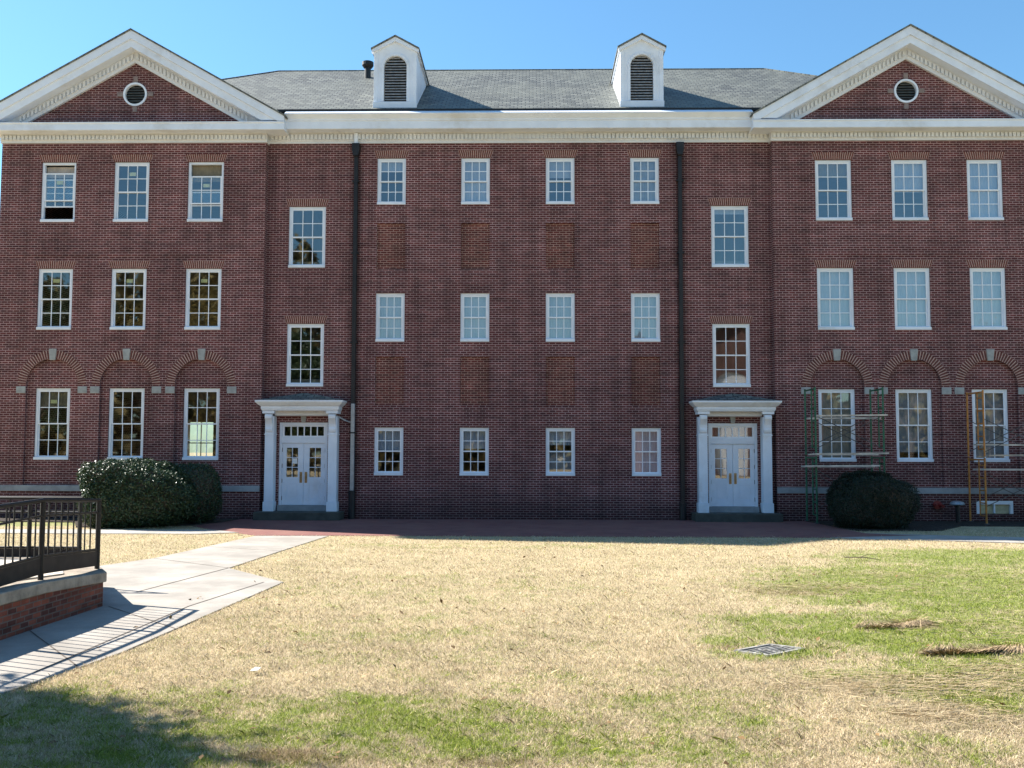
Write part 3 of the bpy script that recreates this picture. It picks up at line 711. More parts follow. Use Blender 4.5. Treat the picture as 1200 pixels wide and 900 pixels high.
# ---- porticoes and doors
def portico(c, note):
    p = empty('portico'); p.parent = B
    for s in (-1, 1):
        xo, xi = c+s*1.265, c+s*.955
        a, b = min(xo, xi), max(xo, xi)
        k = MB().box(a, b, -.40, -.004, .62, 3.60).build('pilaster', MAT['white'], p, bevel=.01)
        MB().box(a-.03, b+.03, -.435, -.004, .28, .615).build('pilaster_plinth', MAT['white'], k, bevel=.012)
        MB().box(a-.018, b+.018, -.425, -.003, 2.94, 2.985).build('pilaster_necking', MAT['white'], k)
        # scrolled console
        cm = (a+b)/2; con = MB()
        outl = [(-.40, 3.02), (-.45, 3.06), (-.47, 3.14), (-.455, 3.22), (-.47, 3.32), (-.53, 3.44), (-.59, 3.52), (-.60, 3.60), (-.56, 3.66), (-.40, 3.68)]
        w_ = .12; n = len(outl)
        con.v += [(cm-w_, y, z) for y, z in outl]+[(cm+w_, y, z) for y, z in outl]
        con.f += [tuple(range(n)), tuple(range(2*n-1, n-1, -1))]+[(i, (i+1) % n, n+(i+1) % n, n+i) for i in range(n)]
        con.build('scroll_bracket', MAT['white'], k)
        MB().box(a-.05, b+.05, -.60, -.005, 3.685, 3.78).build('bracket_cap', MAT['white'], k)
    MB().box(c-.955, c+.955, -.32, -.006, 3.62, 3.845).build('portico_frieze', MAT['cream'], p)
    dm = MB(); dentils(dm, c-.93, c+.93, -.36, -.318, 3.72, 3.80, .085, .05); dm.build('portico_dentils', MAT['cream'], p)
    m = MB()
    prof = [(1.33, .62, 3.785), (1.36, .65, 3.86), (1.36, .65, 3.93), (1.42, .71, 3.97), (1.50, .79, 4.05), (1.53, .82, 4.09), (1.53, .82, 4.14)]
    ring = []
    for hw, d, z in prof: ring += [(c-hw, -.003, z), (c-hw, -d, z), (c+hw, -d, z), (c+hw, -.003, z)]
    m.v += ring
    for i in range(len(prof)-1):
        for k in range(3): m.f.append((i*4+k, i*4+k+1, i*4+k+5, i*4+k+4))
    m.f += [(0, 1, 2, 3), tuple(len(ring)-4+k for k in (3, 2, 1, 0))]
    m.build('portico_cornice', MAT['white'], p)
    r = MB(); r.add([(c-1.50, -.78, 4.143), (c+1.50, -.78, 4.143), (c+1.50, -.004, 4.143), (c-1.50, -.004, 4.143), (c-.55, -.004, 4.36), (c+.55, -.004, 4.36), (c, -.004, 4.44)],
                    [(0, 1, 5, 6, 4), (0, 4, 3), (1, 2, 5), (3, 4, 6, 5, 2)])
    r.build('portico_roof', MAT['slate'], p, recalc=True)
    MB().prism([(c-.065, 3.392), (c+.065, 3.392), (c+.10, 3.62), (c-.10, 3.62)], -.05, -.002).build('door_keystone', MAT['stone'], p)
    MB().box(c-1.48, c+1.48, -.95, -.004, .0, .285).build('stoop', MAT['step'], p, bevel=.015)
    MB().box(c-.855, c+.855, -.16, .30, .286, .475).build('threshold', MAT['band'], p)
    # door case
    y = .07
    f = MB().box(c-.858, c-.765, y-.04, y+.16, .477, 3.388).box(c+.765, c+.858, y-.04, y+.16, .477, 3.388).box(c-.765, c+.765, y-.037, y+.16, 3.29, 3.388)
    f.box(c-.765, c+.765, y-.025, y+.14, 2.66, 2.86)
    dc = f.build('door_frame', MAT['white'], B, bevel=.006)
    t = MB(); ya, yb = y+.02, y+.07
    t.box(c-.765, c-.70, ya, yb, 2.86, 3.29).box(c+.70, c+.765, ya, yb, 2.86, 3.29).box(c-.70, c+.70, ya, yb, 2.86, 2.92).box(c-.70, c+.70, ya, yb, 3.24, 3.29)
    for k in range(1, 6): x = c-.70+1.4*k/6; t.box(x-.02, x+.02, ya+.004, yb-.004, 2.92, 3.24)
    t.build('transom', MAT['sash'], dc)
    MB().quad((c-.70, y+.05, 2.92), (c+.70, y+.05, 2.92), (c+.70, y+.05, 3.24), (c-.70, y+.05, 3.24)).build('transom_pane', MAT['glass'], dc)
    for s in (-1, 1):
        def X(a): return c+s*a
        def bx(mb, a, b, y0, y1, z0, z1): mb.box(min(X(a), X(b)), max(X(a), X(b)), y0, y1, z0, z1)
        m = MB(); xa, xb = .004, .762; ga, gb = .205, .61; g0, g1 = 1.46, 2.49
        y0, y1 = y+.02, y+.07
        bx(m, xa, ga, y0, y1, .482, 2.655); bx(m, gb, xb, y0, y1, .482, 2.655); bx(m, ga, gb, y0, y1, g1, 2.655); bx(m, ga, gb, y0, y1, 1.22, g0)
        bx(m, ga, gb, y0, y1, .482, .72); bx(m, ga, gb, y0+.016, y1, .72, 1.22); bx(m, ga+.05, gb-.05, y0+.004, y0+.02, .77, 1.17)
        bx(m, .397, .419, y0+.006, y1-.006, g0, g1)
        for k in (1, 2): z = g0+(g1-g0)*k/3; bx(m, ga, gb, y0+.007, y1-.007, z-.012, z+.012)
        leaf = m.build('door', MAT['white'], B, bevel=.004)
        pm = MB(); pm.quad((X(ga), y+.05, g0), (X(gb), y+.05, g0), (X(gb), y+.05, g1), (X(ga), y+.05, g1)); pm.build('door_pane', MAT['glass'], leaf)
        pp = MB(); bx(pp, .045, .135, y0-.008, y0+.001, 1.26, 1.64); pp.build('push_plate', MAT['brass'], leaf)
        hh = MB(); hh.tube([(X(.09), y0-.01, 1.33), (X(.09), y0-.055, 1.35), (X(.09), y0-.055, 1.55), (X(.09), y0-.01, 1.57)], .012, 6); hh.build('pull_handle', MAT['brass'], leaf)
        for z in (.72, 1.33, 1.86, 2.42):
            h = MB(); bx(h, .752, .775, y0-.02, y0+.01, z-.07, z+.07); h.build('hinge', MAT['black_iron'], leaf)
        if note and s < 0:
            MB().box(c-.40, c-.23, y+.030, y+.034, 1.93, 2.12).build('paper_notice', MAT['paper'], leaf)
portico(-DOORX, True); portico(DOORX, False)
# ------------------------------------------------------------------ end of building

# ------------------------------------------------------------------ leaf clouds (numpy)
def cards(name, P, Nrm, ln, wd, mat, parent=None, rng=None, jit=.8):
    """One folded diamond per point; Nrm is the outward direction the leaf roughly faces."""
    n = len(P); rng = rng or np.random.default_rng(1)
    Nn = Nrm+rng.normal(0, jit, (n, 3)); Nn /= np.linalg.norm(Nn, axis=1)[:, None]+1e-9
    A = np.cross(Nn, rng.normal(0, 1, (n, 3))); A /= np.linalg.norm(A, axis=1)[:, None]+1e-9
    Bv = np.cross(Nn, A)
    L = (ln*rng.uniform(.7, 1.3, n))[:, None]; Wd = (wd*rng.uniform(.7, 1.3, n))[:, None]
    V = np.empty((n, 4, 3))
    V[:, 0] = P-A*L/2; V[:, 1] = P+Bv*Wd/2+Nn*Wd*.15; V[:, 2] = P+A*L/2; V[:, 3] = P-Bv*Wd/2+Nn*Wd*.15
    return quads(name, V, mat, parent)
def quads(name, V, mat, parent=None):
    n, k = V.shape[0], V.shape[1]
    me = bpy.data.meshes.new(name); me.vertices.add(n*k); me.vertices.foreach_set('co', V.reshape(-1).astype(np.float32))
    me.loops.add(n*k); me.loops.foreach_set('vertex_index', np.arange(n*k, dtype=np.int32))
    me.polygons.add(n); me.polygons.foreach_set('loop_start', np.arange(0, n*k, k, dtype=np.int32))
    me.polygons.foreach_set('loop_total', np.full(n, k, dtype=np.int32))
    me.materials.append(mat); me.update(calc_edges=True)
    o = bpy.data.objects.new(name, me); COL.objects.link(o)
    if parent: o.parent = parent
    return o
def lump(d, rng, amp, k=7):
    """Uneven radius over directions d."""
    r = np.ones(len(d))
    for _ in range(k):
        a = rng.normal(0, 1, 3); a /= np.linalg.norm(a); w = rng.uniform(2.0, 6)
        r += amp*rng.uniform(.3, 1)*np.sin(w*(d@a)+rng.uniform(0, 6.28))/1.7
    return r
def bush(name, loc, rad, n, ln, wd, mat, seed, label, group, zc=.97, amp=.06, core=.9, jit=.8):
    rng = np.random.default_rng(seed); root = empty(name, loc, label=label, cat='bush', group=group)
    d = rng.normal(0, 1, (n, 3)); d /= np.linalg.norm(d, axis=1)[:, None]
    # rounded box shape: a clipped bush bulges past an ellipsoid
    q = (np.abs(d)**2.6).sum(1)**(-1/2.6)
    st = np.random.default_rng(seed+1); rr = q*lump(d, st, amp)*(1+.028*np.sin(13*d[:, 0]+5*d[:, 2])*np.sin(12*d[:, 2]+3*d[:, 1])+.025*np.sin(23*d[:, 0]+17*d[:, 1]+seed)*np.sin(19*d[:, 2]))
    depth = 1.01-np.abs(rng.normal(0, .06, n)); tuft = rng.random(n) < .15
    depth = np.where(tuft, 1+rng.uniform(0, .13, n)**1.4, depth)
    S = d*(rr*depth)[:, None]*np.array(rad)
    S[:, 2] += rad[2]*zc
    keep = (S[:, 2] > .02); S, dd = S[keep], d[keep]
    cards('foliage', S, dd*np.array([1, 1, 1.2]), ln, wd, mat, root, rng, jit)
    # the shaded twiggy inside
    m = MB(); U, Vn = 28, 18
    dirs = np.array([[math.sin(math.pi*(j+.001)/Vn)*math.cos(2*math.pi*i/U), math.sin(math.pi*(j+.001)/Vn)*math.sin(2*math.pi*i/U), math.cos(math.pi*(j+.001)/Vn)] for j in range(Vn+1) for i in range(U)])
    qq = (np.abs(dirs)**2.6).sum(1)**(-1/2.6); st = np.random.default_rng(seed+1)
    pts = dirs*(qq*lump(dirs, st, amp)*core)[:, None]*np.array(rad); pts[:, 2] = np.maximum(pts[:, 2]+rad[2]*zc, .05)
    m.v = [tuple(p) for p in pts]; m.f = [(j*U+i, j*U+(i+1) % U, (j+1)*U+(i+1) % U, (j+1)*U+i) for j in range(Vn) for i in range(U)]
    m.build('inner_branches', MAT['bark'], root, smooth=True)
    s = MB()
    for k in range(5):
        a = rng.uniform(0, 6.28); s.tube([(.25*math.cos(a), .25*math.sin(a), -.02), (.5*rad[0]*math.cos(a), .5*rad[1]*math.sin(a), .5)], .035, 6)
    s.build('stem', MAT['bark'], root)
    return root
GB = 'clipped bushes in front of the hall'
bush('round_bush', (-12.0, -3.75, .02), (1.74, 1.35, 1.06), 56000, .066, .038, MAT['holly'], 3, 'largest glossy green clipped bush, its top catching the sun, left of the left entrance', GB, amp=.09, jit=1.1)
bush('round_bush', (-10.62, -2.45, .02), (.86, .9, .98), 15000, .06, .034, MAT['holly'], 5, 'smaller dark bush tucked behind the right side of the sunlit bush', GB, amp=.06)
bush('round_bush', (11.17, -3.15, .02), (1.17, 1.05, 1.05), 44000, .055, .030, MAT['boxwood'], 8, 'dark shaded mounded bush in front of the green scaffold', GB, amp=.12, zc=.62)

# ------------------------------------------------------------------ trees
def tree(name, loc, h, seed, label, group, crown=None, leafmat=None, nleaf=0, lsize=.16, spread=.55):
    rng = random.Random(seed); nr = np.random.default_rng(seed)
    root = empty(name, loc, label=label, cat='tree', group=group)
    m = MB(); tips = []
    def grow(p, d, ln, r, lev):
        pts = [p]; rs = [r]; q = Vector(p); dd = Vector(d)
        seg = 4 if lev < 2 else 3
        for k in range(seg):
            dd = (dd+Vector((rng.gauss(0, .12), rng.gauss(0, .12), rng.gauss(.04, .08)))).normalized()
            q = q+dd*ln/seg; pts.append(q.copy()); rs.append(r*(1-.55*(k+1)/seg))
        m.tube(pts, rs, 7 if lev < 2 else 4, cap=False)
        if lev >= 2: tips.extend(pts[1:])
        if lev >= 4: return
        nb = 5 if lev == 0 else 4
        for k in range(nb):
            i = rng.randint(1 if lev else 2, seg); a = rng.uniform(0, 6.28); sp_ = rng.uniform(.45, 1.0)*spread*1.6
            u = dd.cross(Vector((math.cos(a), math.sin(a), .3))).normalized()
            nd = (dd*(1-.35*sp_)+u*sp_).normalized()
            grow(pts[i], nd, ln*rng.uniform(.55, .78), rs[i]*rng.uniform(.55, .75), lev+1)
    grow(Vector((0, 0, -.1)), Vector((0, 0, 1)), h*.42, h*.022, 0)
    m.build('trunk', MAT['bark'], root, recalc=False)
    if nleaf:
        T = np.array([tuple(t) for t in tips])
        if crown is not None:
            cc, cr = np.array(crown[0]), np.array(crown[1])
            d = nr.normal(0, 1, (70, 3)); d /= np.linalg.norm(d, axis=1)[:, None]
            C_ = cc+d*cr*(nr.uniform(.25, 1, (70, 1))**.5)
            P = C_[nr.integers(0, 70, nleaf)]+nr.normal(0, .33, (nleaf, 3))*cr/2.6
        else:
            P = T[nr.integers(0, len(T), nleaf)]+nr.normal(0, .28, (nleaf, 3))
        cards('crown', P, nr.normal(0, 1, (nleaf, 3)), lsize, lsize*.6, leafmat, root, nr)
    return root
# casts the soft shade in the lower left corner
tree('evergreen_tree', (-13.2, -24.7, 0), 9.6, 21, 'dense evergreen tree beside the ramp that shades the corner of the lawn', 'trees around the lawn', crown=((0, 0, 6.0), (3.1, 3.1, 2.9)), leafmat=MAT['evergreen'], nleaf=80000, lsize=.24)
GT = 'trees opposite the hall'
for i, (x, y, h, lf, n, lab) in enumerate((
        (-24, -47, 19, 'oak', 9000, 'tall oak with a few dry yellow leaves opposite the left wing'),
        (-33, -50, 21, None, 0, 'tall bare tree farthest left opposite the hall'),
        (-40, -44, 19, 'evergreen', 22000, 'dark evergreen at the far left edge of the lawn'),
        (-17, -56, 18, None, 0, 'bare tree opposite the left entrance'),
        (33, -50, 14, None, 0, 'bare tree opposite the right wing'),
        (42, -56, 15, 'oak', 5000, 'oak with dry leaves at the far right edge of the lawn'))):
    tree('bare_tree' if lf is None else 'oak_tree' if lf == 'oak' else 'evergreen_tree', (x, y, 0), h, 40+i, lab, GT, leafmat=MAT[lf] if lf else None, nleaf=n, lsize=.22)
# the woods far beyond, seen only in the glass
rng = np.random.default_rng(77); nw = 42000
wx = rng.uniform(-95, 95, nw); top = np.where(wx < -20, 24, 12)+3*np.sin(wx*.13)+2*np.sin(wx*.41+1)+1.2*np.sin(wx*1.1)
wz = rng.random(nw)**.8*top; wy = -86+rng.normal(0, 3.0, nw)
tag(cards('distant_woods', np.column_stack([wx, wy, wz]), rng.normal(0, 1, (nw, 3)), 1.5, .9, leaf_mat('woods_leaf', (.05, .055, .022), (.26, .20, .09), .8, .1, .1), None, rng), kind='stuff')
# the hall across the lawn, mirrored in the windows
H = empty('opposite_hall', (21, -66, 0), label='brick hall with a gabled roof and arched doorway across the lawn', cat='building')
hh = MB().panel([(-9, 0), (9, 0), (9, 11), (0, 15.2), (-9, 11)], [arch(0, 1.6, .1, 9.2, 14)]+[rect(x, .7, z, z+2.2) for x in (-6, 6) for z in (1.2, 5.2)], 0, -.35)
hh.box(-9, -8.65, -14, -.36, 0, 11).box(8.65, 9, -14, -.36, 0, 11).box(-9, 9, -14.3, -14, 0, 11); hh.build('wall', MAT['hall_brick'], H)
hr = MB()
for s in (-1, 1): hr.add([(0, .4, 15.3), (s*9.6, .4, 10.75), (s*9.6, -14.6, 10.75), (0, -14.6, 15.3), (0, .4, 15.55), (s*9.6, .4, 11.0), (s*9.6, -14.6, 11.0), (0, -14.6, 15.55)], [(0, 1, 2, 3), (4, 5, 6, 7), (0, 1, 5, 4), (1, 2, 6, 5)])
hr.build('roof', MAT['slate'], H)
for x in (-6, 6):
    for z in (1.2, 5.2): MB().box(x-.7, x+.7, -.2, -.12, z, z+2.2).build('window', MAT['white'], H)
MB().prism(arch(0, 1.58, .1, 9.2, 14), -.3, -.2).build('arch_panel', MAT['cream'], H)

# ------------------------------------------------------------------ ramp and railings
RP = [(-6.04, -19.65), (-6.10, -21.45), (-6.3, -27.5), (-14, -27.5), (-14, -17.4), (-7.35, -17.4)]
def inset(poly, d):
    out = []; n = len(poly)
    c = Vector((sum(p[0] for p in poly)/n, sum(p[1] for p in poly)/n))
    for p in poly: v = Vector(p)-c; out.append(tuple(c+v*(1-d/v.length)))
    return out
def ramp_z(y): return .53+.045*min(max(-19.65-y, 0), 1.8)
def slope_plan(poly, dz0, dz1):
    m = MB().plan(poly, 0, 1); n = len(poly)
    m.v = [(x, y, (dz0 if i < n else dz1) if (dz0 if i < n else dz1) >= 0 else ramp_z(y)+(dz0 if i < n else dz1)) for i, (x, y, z) in enumerate(m.v)]
    return m
rw = empty('access_ramp', (-8.5, -21, 0), label='low brick access ramp with a weathered concrete coping at the left edge', cat='ramp')
def local(o, root): o.parent = root; o.matrix_parent_inverse = Matrix.Translation(-root.location); return o
local(slope_plan(inset(RP, .05), 0, -.152).build('brick_base', MAT['ramp_brick']), rw)
local(slope_plan(RP, -.15, -.0001).build('coping', MAT['coping'], bevel=.015), rw)
local(slope_plan(inset(RP, .62), -.1, -.0001).build('ramp_deck', MAT['slab']), rw)
for v in rw.children[-1].data.vertices:
    if v.co.z > .40: v.co.z += .006

def railing(label, pts, posts, bal, zt, zm, zb, board, group):
    """pts: (x, y) path; zt, zm, zb: heights of top, middle and bottom rail at each path point."""
    o = empty('iron_railing', (pts[0][0], pts[0][1], .44), label=label, cat='railing', group=group)
    P = [Vector((*p, 0)) for p in pts]
    def at(zs, d): return [Vector((p.x, p.y, z+d)) for p, z in zip(P, zs)]
    def put(mb, name, mat): local(mb.build(name, MAT[mat]), o)
    put(MB().tube(at(zt, 0), .032, 8), 'top_rail', 'black_iron')
    put(MB().tube(at(zm, 0), .019, 6), 'middle_rail', 'black_iron')
    put(MB().tube(at(zb, .012), .022, 6), 'bottom_rail', 'black_iron')
    def lerp(t, zs):
        ds = [0]
        for a, b in zip(P, P[1:]): ds.append(ds[-1]+(b-a).length)
        t = min(max(t, 0), ds[-1])
        for i in range(len(P)-1):
            if t <= ds[i+1]+1e-6:
                f = (t-ds[i])/(ds[i+1]-ds[i]); return P[i].lerp(P[i+1], f), zs[i]*(1-f)+zs[i+1]*f
    tot = sum((b-a).length for a, b in zip(P, P[1:]))
    bm_ = MB()
    for i in range(len(P)-1):
        a, b = P[i], P[i+1]; n = Vector((-(b-a).y, (b-a).x, 0)).normalized()*.012
        za, zb_ = zb[i], zb[i+1]
        vs = [a-n+Vector((0, 0, za-board)), b-n+Vector((0, 0, zb_-board)), b-n+Vector((0, 0, zb_-.012)), a-n+Vector((0, 0, za-.012))]
        vs += [v+2*n for v in vs]
        bm_.add(vs, [(0, 1, 2, 3), (7, 6, 5, 4), (0, 4, 5, 1), (3, 2, 6, 7), (0, 3, 7, 4), (1, 5, 6, 2)])
    put(bm_, 'kick_board', 'brown_board')
    for t in posts:
        p, z = lerp(t, zt); put(MB().tube([(p.x, p.y, ramp_z(p.y)-.02), (p.x, p.y, z-.02)], .038, 8), 'post', 'black_iron')
    t = bal*.6
    while t < tot:
        if all(abs(t-q) > bal*.45 for q in posts):
            p, z = lerp(t, zt); _, z2 = lerp(t, zb)
            put(MB().tube([(p.x, p.y, z2), (p.x, p.y, z)], .0125, 5, cap=False), 'baluster', 'black_iron')
        t += bal
    return o
GR = 'black railings on the ramp'
railing('nearer black iron railing along the sidewalk edge of the ramp', [(-6.37, -19.22), (-6.40, -21.0), (-6.43, -22.2), (-6.5, -24.0), (-6.62, -27.3)], [.03, 1.78, 3.4, 5.2, 7.0], .185,
        [1.60, 1.69, 1.66, 1.63, 1.62], [1.413, 1.477, 1.43, 1.4, 1.4], [.817, .90, .86, .84, .83], .24, GR)
railing('farther black iron railing along the back of the ramp, seen through the nearer one', [(-7.40, -17.55), (-13.6, -17.55)], [.04, .93, 2.0, 3.4, 4.8], .23,
        [1.553, 1.553], [1.31, 1.31], [.68, .68], .17, GR)

# ------------------------------------------------------------------ scaffolds
def scaffold(xs, z1, planks, mat, label, yb=-.62, yf=-1.82, mid=False, braces=()):
    o = empty('scaffold', ((xs[0]+xs[-1])/2, (yb+yf)/2, 0), label=label, cat='scaffold', group='scaffolds against the right wing')
    def put(mb, name, m): local(mb.build(name, MAT[m]), o)
    r = .031
    for x in xs:
        for za, zb_ in ((.05, z1/2-.02), (z1/2+.02, z1)):
            m = MB().tube([(x, yb, za), (x, yb, zb_)], r, 8).tube([(x, yf, za), (x, yf, zb_)], r, 8)
            m.tube([(x, yb, zb_-.06), (x, yf, zb_-.06)], r*.9, 6)
            ym = yf+(yb-yf)*.36
            m.tube([(x, ym, za+.25), (x, ym, zb_-.06)], r*.8, 6)
            n = 5
            for k in range(n): z = za+.25+(zb_-za-.5)*k/(n-1); m.tube([(x, yf, z), (x, ym, z)], r*.7, 6)
            put(m, 'end_frame', mat)
            for y in (yb, yf):
                if za < .1: put(MB().box(x-.07, x+.07, y-.07, y+.07, .03, .055), 'base_plate', 'brace')
    for (z0, zz) in braces:
        for y in (yb, yf):
            for za, zb_ in ((z0, zz), (zz, z0)): put(MB().tube([(xs[0], y, za), (xs[-1], y, zb_)], .014, 5), 'cross_brace', 'brace')
    for (xa, xb, y, z, w, tilt) in planks:
        m = MB(); vs = [(xa, y-w/2, z), (xb, y-w/2, z+tilt), (xb, y+w/2, z+tilt), (xa, y+w/2, z)]
        m.add(vs+[(a, bb, c+.05) for a, bb, c in vs], [(0, 3, 2, 1), (4, 5, 6, 7), (0, 1, 5, 4), (1, 2, 6, 5), (2, 3, 7, 6), (3, 0, 4, 7)])
        put(m, 'plank', 'plank')
    return o
scaffold((9.93, 12.17), 4.55, [(9.95, 12.25, -1.9, 3.56, .25, .03), (9.9, 12.35, -1.0, 3.50, .25, .02), (9.86, 12.3, -1.78, 2.30, .28, .03), (9.9, 12.2, -1.1, 2.28, .25, .0), (9.55, 11.95, -1.9, 1.90, .26, .02), (9.6, 12.0, -1.3, 1.88, .26, 0)],
         'green_paint', 'green painted scaffold with planks in front of the right wing, nearer the door', braces=((2.5, 3.6), (.5, 1.8)))
scaffold((15.47, 17.75), 4.45, [(15.35, 18.2, -1.9, 1.80, .28, .0), (15.4, 18.1, -1.2, 1.79, .26, 0), (15.9, 18.2, -1.1, 2.26, .24, .02), (15.3, 18.2, -1.5, 2.62, .25, -.02)],
         'yellow_paint', 'orange-yellow scaffold with planks at the right edge of the hall', mid=True, braces=((2.4, 3.5), (.6, 1.7)))

# ------------------------------------------------------------------ small things by the right wing
fc = empty('fire_connection', (14.48, -.30, .55), label='small red fire hose connection low on the right wing wall', cat='fire hydrant')
local(MB().tube([(14.48, -.31, .58), (14.48, -.36, .58)], .15, 14).build('wall_plate', MAT['red']), fc)
for s in (-1, 1): local(MB().tube([(14.48+s*.07, -.35, .58), (14.48+s*.11, -.48, .55), (14.48+s*.11, -.56, .54)], .06, 10).build('hose_inlet', MAT['red']), fc)
ub = empty('utility_post', (14.86, -1.05, 0), label='short grey post with a pale cap beside the orange scaffold', cat='post')
local(MB().tube([(14.86, -1.05, 0), (14.86, -1.05, .60)], .07, 10).build('post', MAT['dark_metal']), ub)
local(MB().tube([(14.86, -1.05, .60), (14.86, -1.05, .64), (14.86, -1.05, .72), (14.86, -1.05, .75)], [.17, .24, .20, .08], 14).build('cap', MAT['grey_metal']), ub)

# ------------------------------------------------------------------ drain grate in the lawn
gx, gy = 3.34, -22.72
gr = empty('drain_grate', (gx, gy, .03), label='worn metal drain grate sunk in the lawn', cat='grate')
q = [Vector((2.92, -22.80)), Vector((3.42, -22.40)), Vector((3.78, -22.64)), Vector((3.26, -23.06))]
def qp(u, v): return (q[0]*(1-u)+q[3]*u)*(1-v)+(q[1]*(1-u)+q[2]*u)*v
fm = MB()
for (a, b) in (((0, 0), (1, 0)), ((1, 0), (1, 1)), ((1, 1), (0, 1)), ((0, 1), (0, 0))):
    A, B_ = qp(*a), qp(*b); fm.tube([(A.x, A.y, .004), (B_.x, B_.y, .004)], .03, 4)
local(fm.build('grate_frame', MAT['grate']), gr)
bm2 = MB()
for k in range(1, 7):
    A, B_ = qp(k/7, 0), qp(k/7, 1); bm2.tube([(A.x, A.y, .004), (B_.x, B_.y, .004)], .013, 4)
A, B_ = qp(0, .5), qp(1, .5); bm2.tube([(A.x, A.y, .003), (B_.x, B_.y, .003)], .012, 4)
local(bm2.build('grate_bars', MAT['grate']), gr)
local(MB().plan([tuple(p) for p in q], -.05, .0015).build('pit', MAT['void']), gr)

# ------------------------------------------------------------------ straw, twig, litter
def straws(name, P, ln, wd, up, mat, seed, axis=None, parent=None):
    rng = np.random.default_rng(seed); n = len(P)
    a = rng.uniform(0, 6.28, n) if axis is None else rng.normal(axis, .5, n)
    d = np.stack([np.cos(a), np.sin(a), rng.normal(0, up, n)], 1); L = (ln*rng.uniform(.5, 1.4, n))[:, None]
    s = np.stack([-np.sin(a), np.cos(a), rng.normal(0, .5, n)], 1)*wd/2
    V = np.empty((n, 4, 3)); V[:, 0] = P-d*L/2-s; V[:, 1] = P+d*L/2-s*.6; V[:, 2] = P+d*L/2+s*.6; V[:, 3] = P-d*L/2+s
    V[:, :, 2] = np.maximum(V[:, :, 2], .012)
    return quads(name, V, mat, parent)
def ridge(a, b, w, h, n, seed, label):
    rng = np.random.default_rng(seed); a, b = np.array(a), np.array(b); t = rng.random(n)
    prof = np.sin(np.pi*np.clip(t*.96+.02, 0, 1))**.4*(.7+.3*np.sin(t*17+seed)); off = rng.normal(0, .42, n)
    xy = a+(b-a)*t[:, None]+np.stack([np.zeros(n), off*w], 1)
    z = np.abs(rng.random(n))*h*prof*np.exp(-off**2*2.2)+.012
    o = straws('straw_ridge', np.column_stack([xy, z]), .12, .006, .6, MAT['thatch'], seed)
    return tag(o, label, 'straw', 'raked straw on the lawn')
ridge(gp(1082, 768), gp(1240, 763), .15, .075, 3000, 5, 'long brown ridge of raked straw at the right edge of the lawn')
ridge(gp(1005, 737), gp(1092, 731), .26, .035, 1500, 6, 'low patch of raked straw farther back on the green grass')
rng = np.random.default_rng(11); pp = []
for (px, py, rx, ry, n) in ((1130, 690, 4.5, 3.2, 1500), (1160, 740, 1.6, 1.2, 600), (1060, 805, 1.5, .55, 1500), (1120, 840, .8, .5, 600), (1170, 800, .8, .5, 500), (960, 690, 1.5, .6, 700), (1050, 675, 2.5, .8, 500), (1180, 785, .8, .3, 350)):
    x, y = gp(px, py); k = rng.normal(0, .55, (int(n*1.5), 2))*np.array([rx, ry])+np.array([x, y]); pp.append(k)
pp = np.concatenate(pp)
tag(straws('loose_straw', np.column_stack([pp, rng.uniform(.012, .06, len(pp))]), .14, .0045, .08, MAT['straw'], 12, axis=.15), kind='stuff')
lp = np.column_stack([rng.uniform(-5, 8, 260), rng.uniform(-28, -10, 260), rng.uniform(.02, .05, 260)])
tag(cards('fallen_leaves', lp, np.tile([0, 0, 1.], (260, 1)), .075, .05, leaf_mat('fallen_leaf', (.09, .05, .02), (.26, .16, .07), .8, .2, 0), None, rng, .35), kind='stuff')
tx, ty = gp(1013, 657)
tw = MB().tube([(tx-.35, ty+.25, .05), (tx, ty, .07), (tx+.30, ty-.18, .04)], [.012, .010, .005], 5).tube([(tx-.1, ty+.06, .06), (tx+.12, ty+.13, .12), (tx+.3, ty+.1, .13)], [.007, .005, .003], 5)
tag(tw.build('fallen_twig', MAT['bark']), 'thin forked twig lying on the tan grass near the shade line', 'twig')
sx_, sy_ = gp(299, 791)
tag(MB().add([(sx_-.05, sy_-.03, .05), (sx_+.04, sy_-.04, .06), (sx_+.055, sy_+.03, .075), (sx_-.04, sy_+.04, .055), (sx_, sy_, .085)], [(0, 1, 4), (1, 2, 4), (2, 3, 4), (3, 0, 4), (3, 2, 1, 0)]).build('paper_scrap', MAT['paper'], recalc=False), 'crumpled white paper scrap on the lawn near the sidewalk', 'litter')

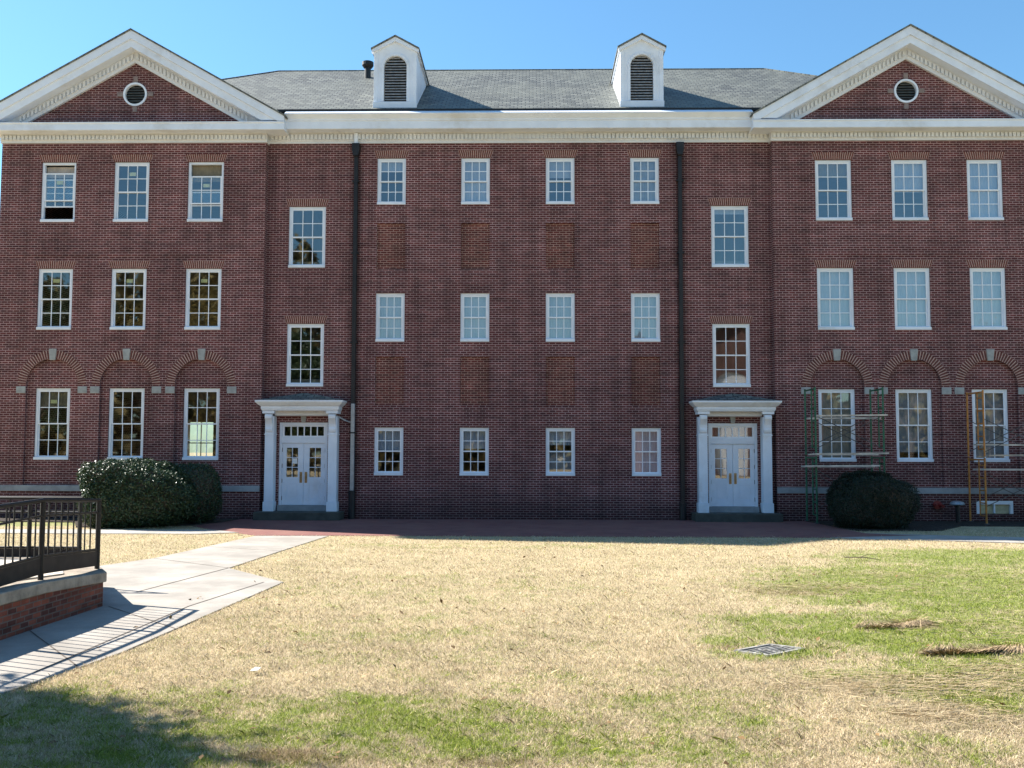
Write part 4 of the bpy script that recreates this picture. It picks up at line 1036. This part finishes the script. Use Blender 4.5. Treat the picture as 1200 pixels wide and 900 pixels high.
# ------------------------------------------------------------------ grass
def inside(poly, x, y):
    r = np.zeros(len(x), bool); n = len(poly)
    for i in range(n):
        (x0, y0), (x1, y1) = poly[i], poly[(i+1) % n]
        if y0 == y1: continue
        c = ((y0 > y) != (y1 > y)) & (x < (x1-x0)*(y-y0)/(y1-y0)+x0); r ^= c
    return r
rng = np.random.default_rng(2); n = 820000
D0, D1 = 6.2, 31.
k_ = -.75
u = rng.random(n); d = (D0**k_+u*(D1**k_-D0**k_))**(1/k_)
xx = CAMLOC.x+(rng.random(n)*2-1)*(d*.56+1.2)-.0187*d; yy = CAMLOC.y+d
bad = np.zeros(n, bool)
for poly in (PATH, PAVE, WALKR, WALKL, RP, [(9.95, -.35), (26, -.35), (26, -2.6), (14.4, -2.4), (12.9, -4.4), (10.34, -4.6)],
             [(-26, -.35), (-9.65, -.35), (-9.7, -1.6), (-10.3, -3.3), (-13.6, -4.3), (-14.6, -2.2), (-26, -1.4)],
             [tuple(p+(p-Vector((gx, gy)))*.12) for p in q]):
    bad |= inside(poly, xx, yy)
bad |= yy > -.4
xx, yy, d = xx[~bad], yy[~bad], d[~bad]; n = len(xx)
lod = np.clip((d/7.5)**.55, .85, 2.0)
hgt = rng.uniform(.014, .040, n)*lod**.35; hgt = np.where(rng.random(n) < .04, hgt*1.7, hgt)
hgt *= .75+.5*(np.sin(xx*2.3+np.sin(yy*1.7)*2)*np.sin(yy*2.9+np.sin(xx*1.3)*2)*.5+.5)          # matted and tufted spots
dg = np.hypot(xx-gx, yy-gy); hgt = np.where((dg < .75), hgt*(1.0+.8*rng.random(n)), hgt)
wdt = rng.uniform(.0028, .0054, n)*lod
a = rng.uniform(0, 6.28, n); lean = np.abs(rng.normal(0, .9, n)); la = rng.uniform(0, 6.28, n)
base = np.column_stack([xx, yy, np.zeros(n)]); s = np.column_stack([np.cos(a), np.sin(a), np.zeros(n)])*wdt[:, None]/2
tip = base+np.column_stack([np.cos(la)*lean*hgt, np.sin(la)*lean*hgt, hgt])
mid = base+np.column_stack([np.cos(la)*lean*hgt*.35, np.sin(la)*lean*hgt*.35, hgt*.6])
V = np.empty((n, 5, 3)); V[:, 0] = base-s; V[:, 1] = base+s; V[:, 2] = mid+s*.8; V[:, 3] = tip; V[:, 4] = mid-s*.8
tag(quads('grass', V, MAT['blade']), kind='stuff')
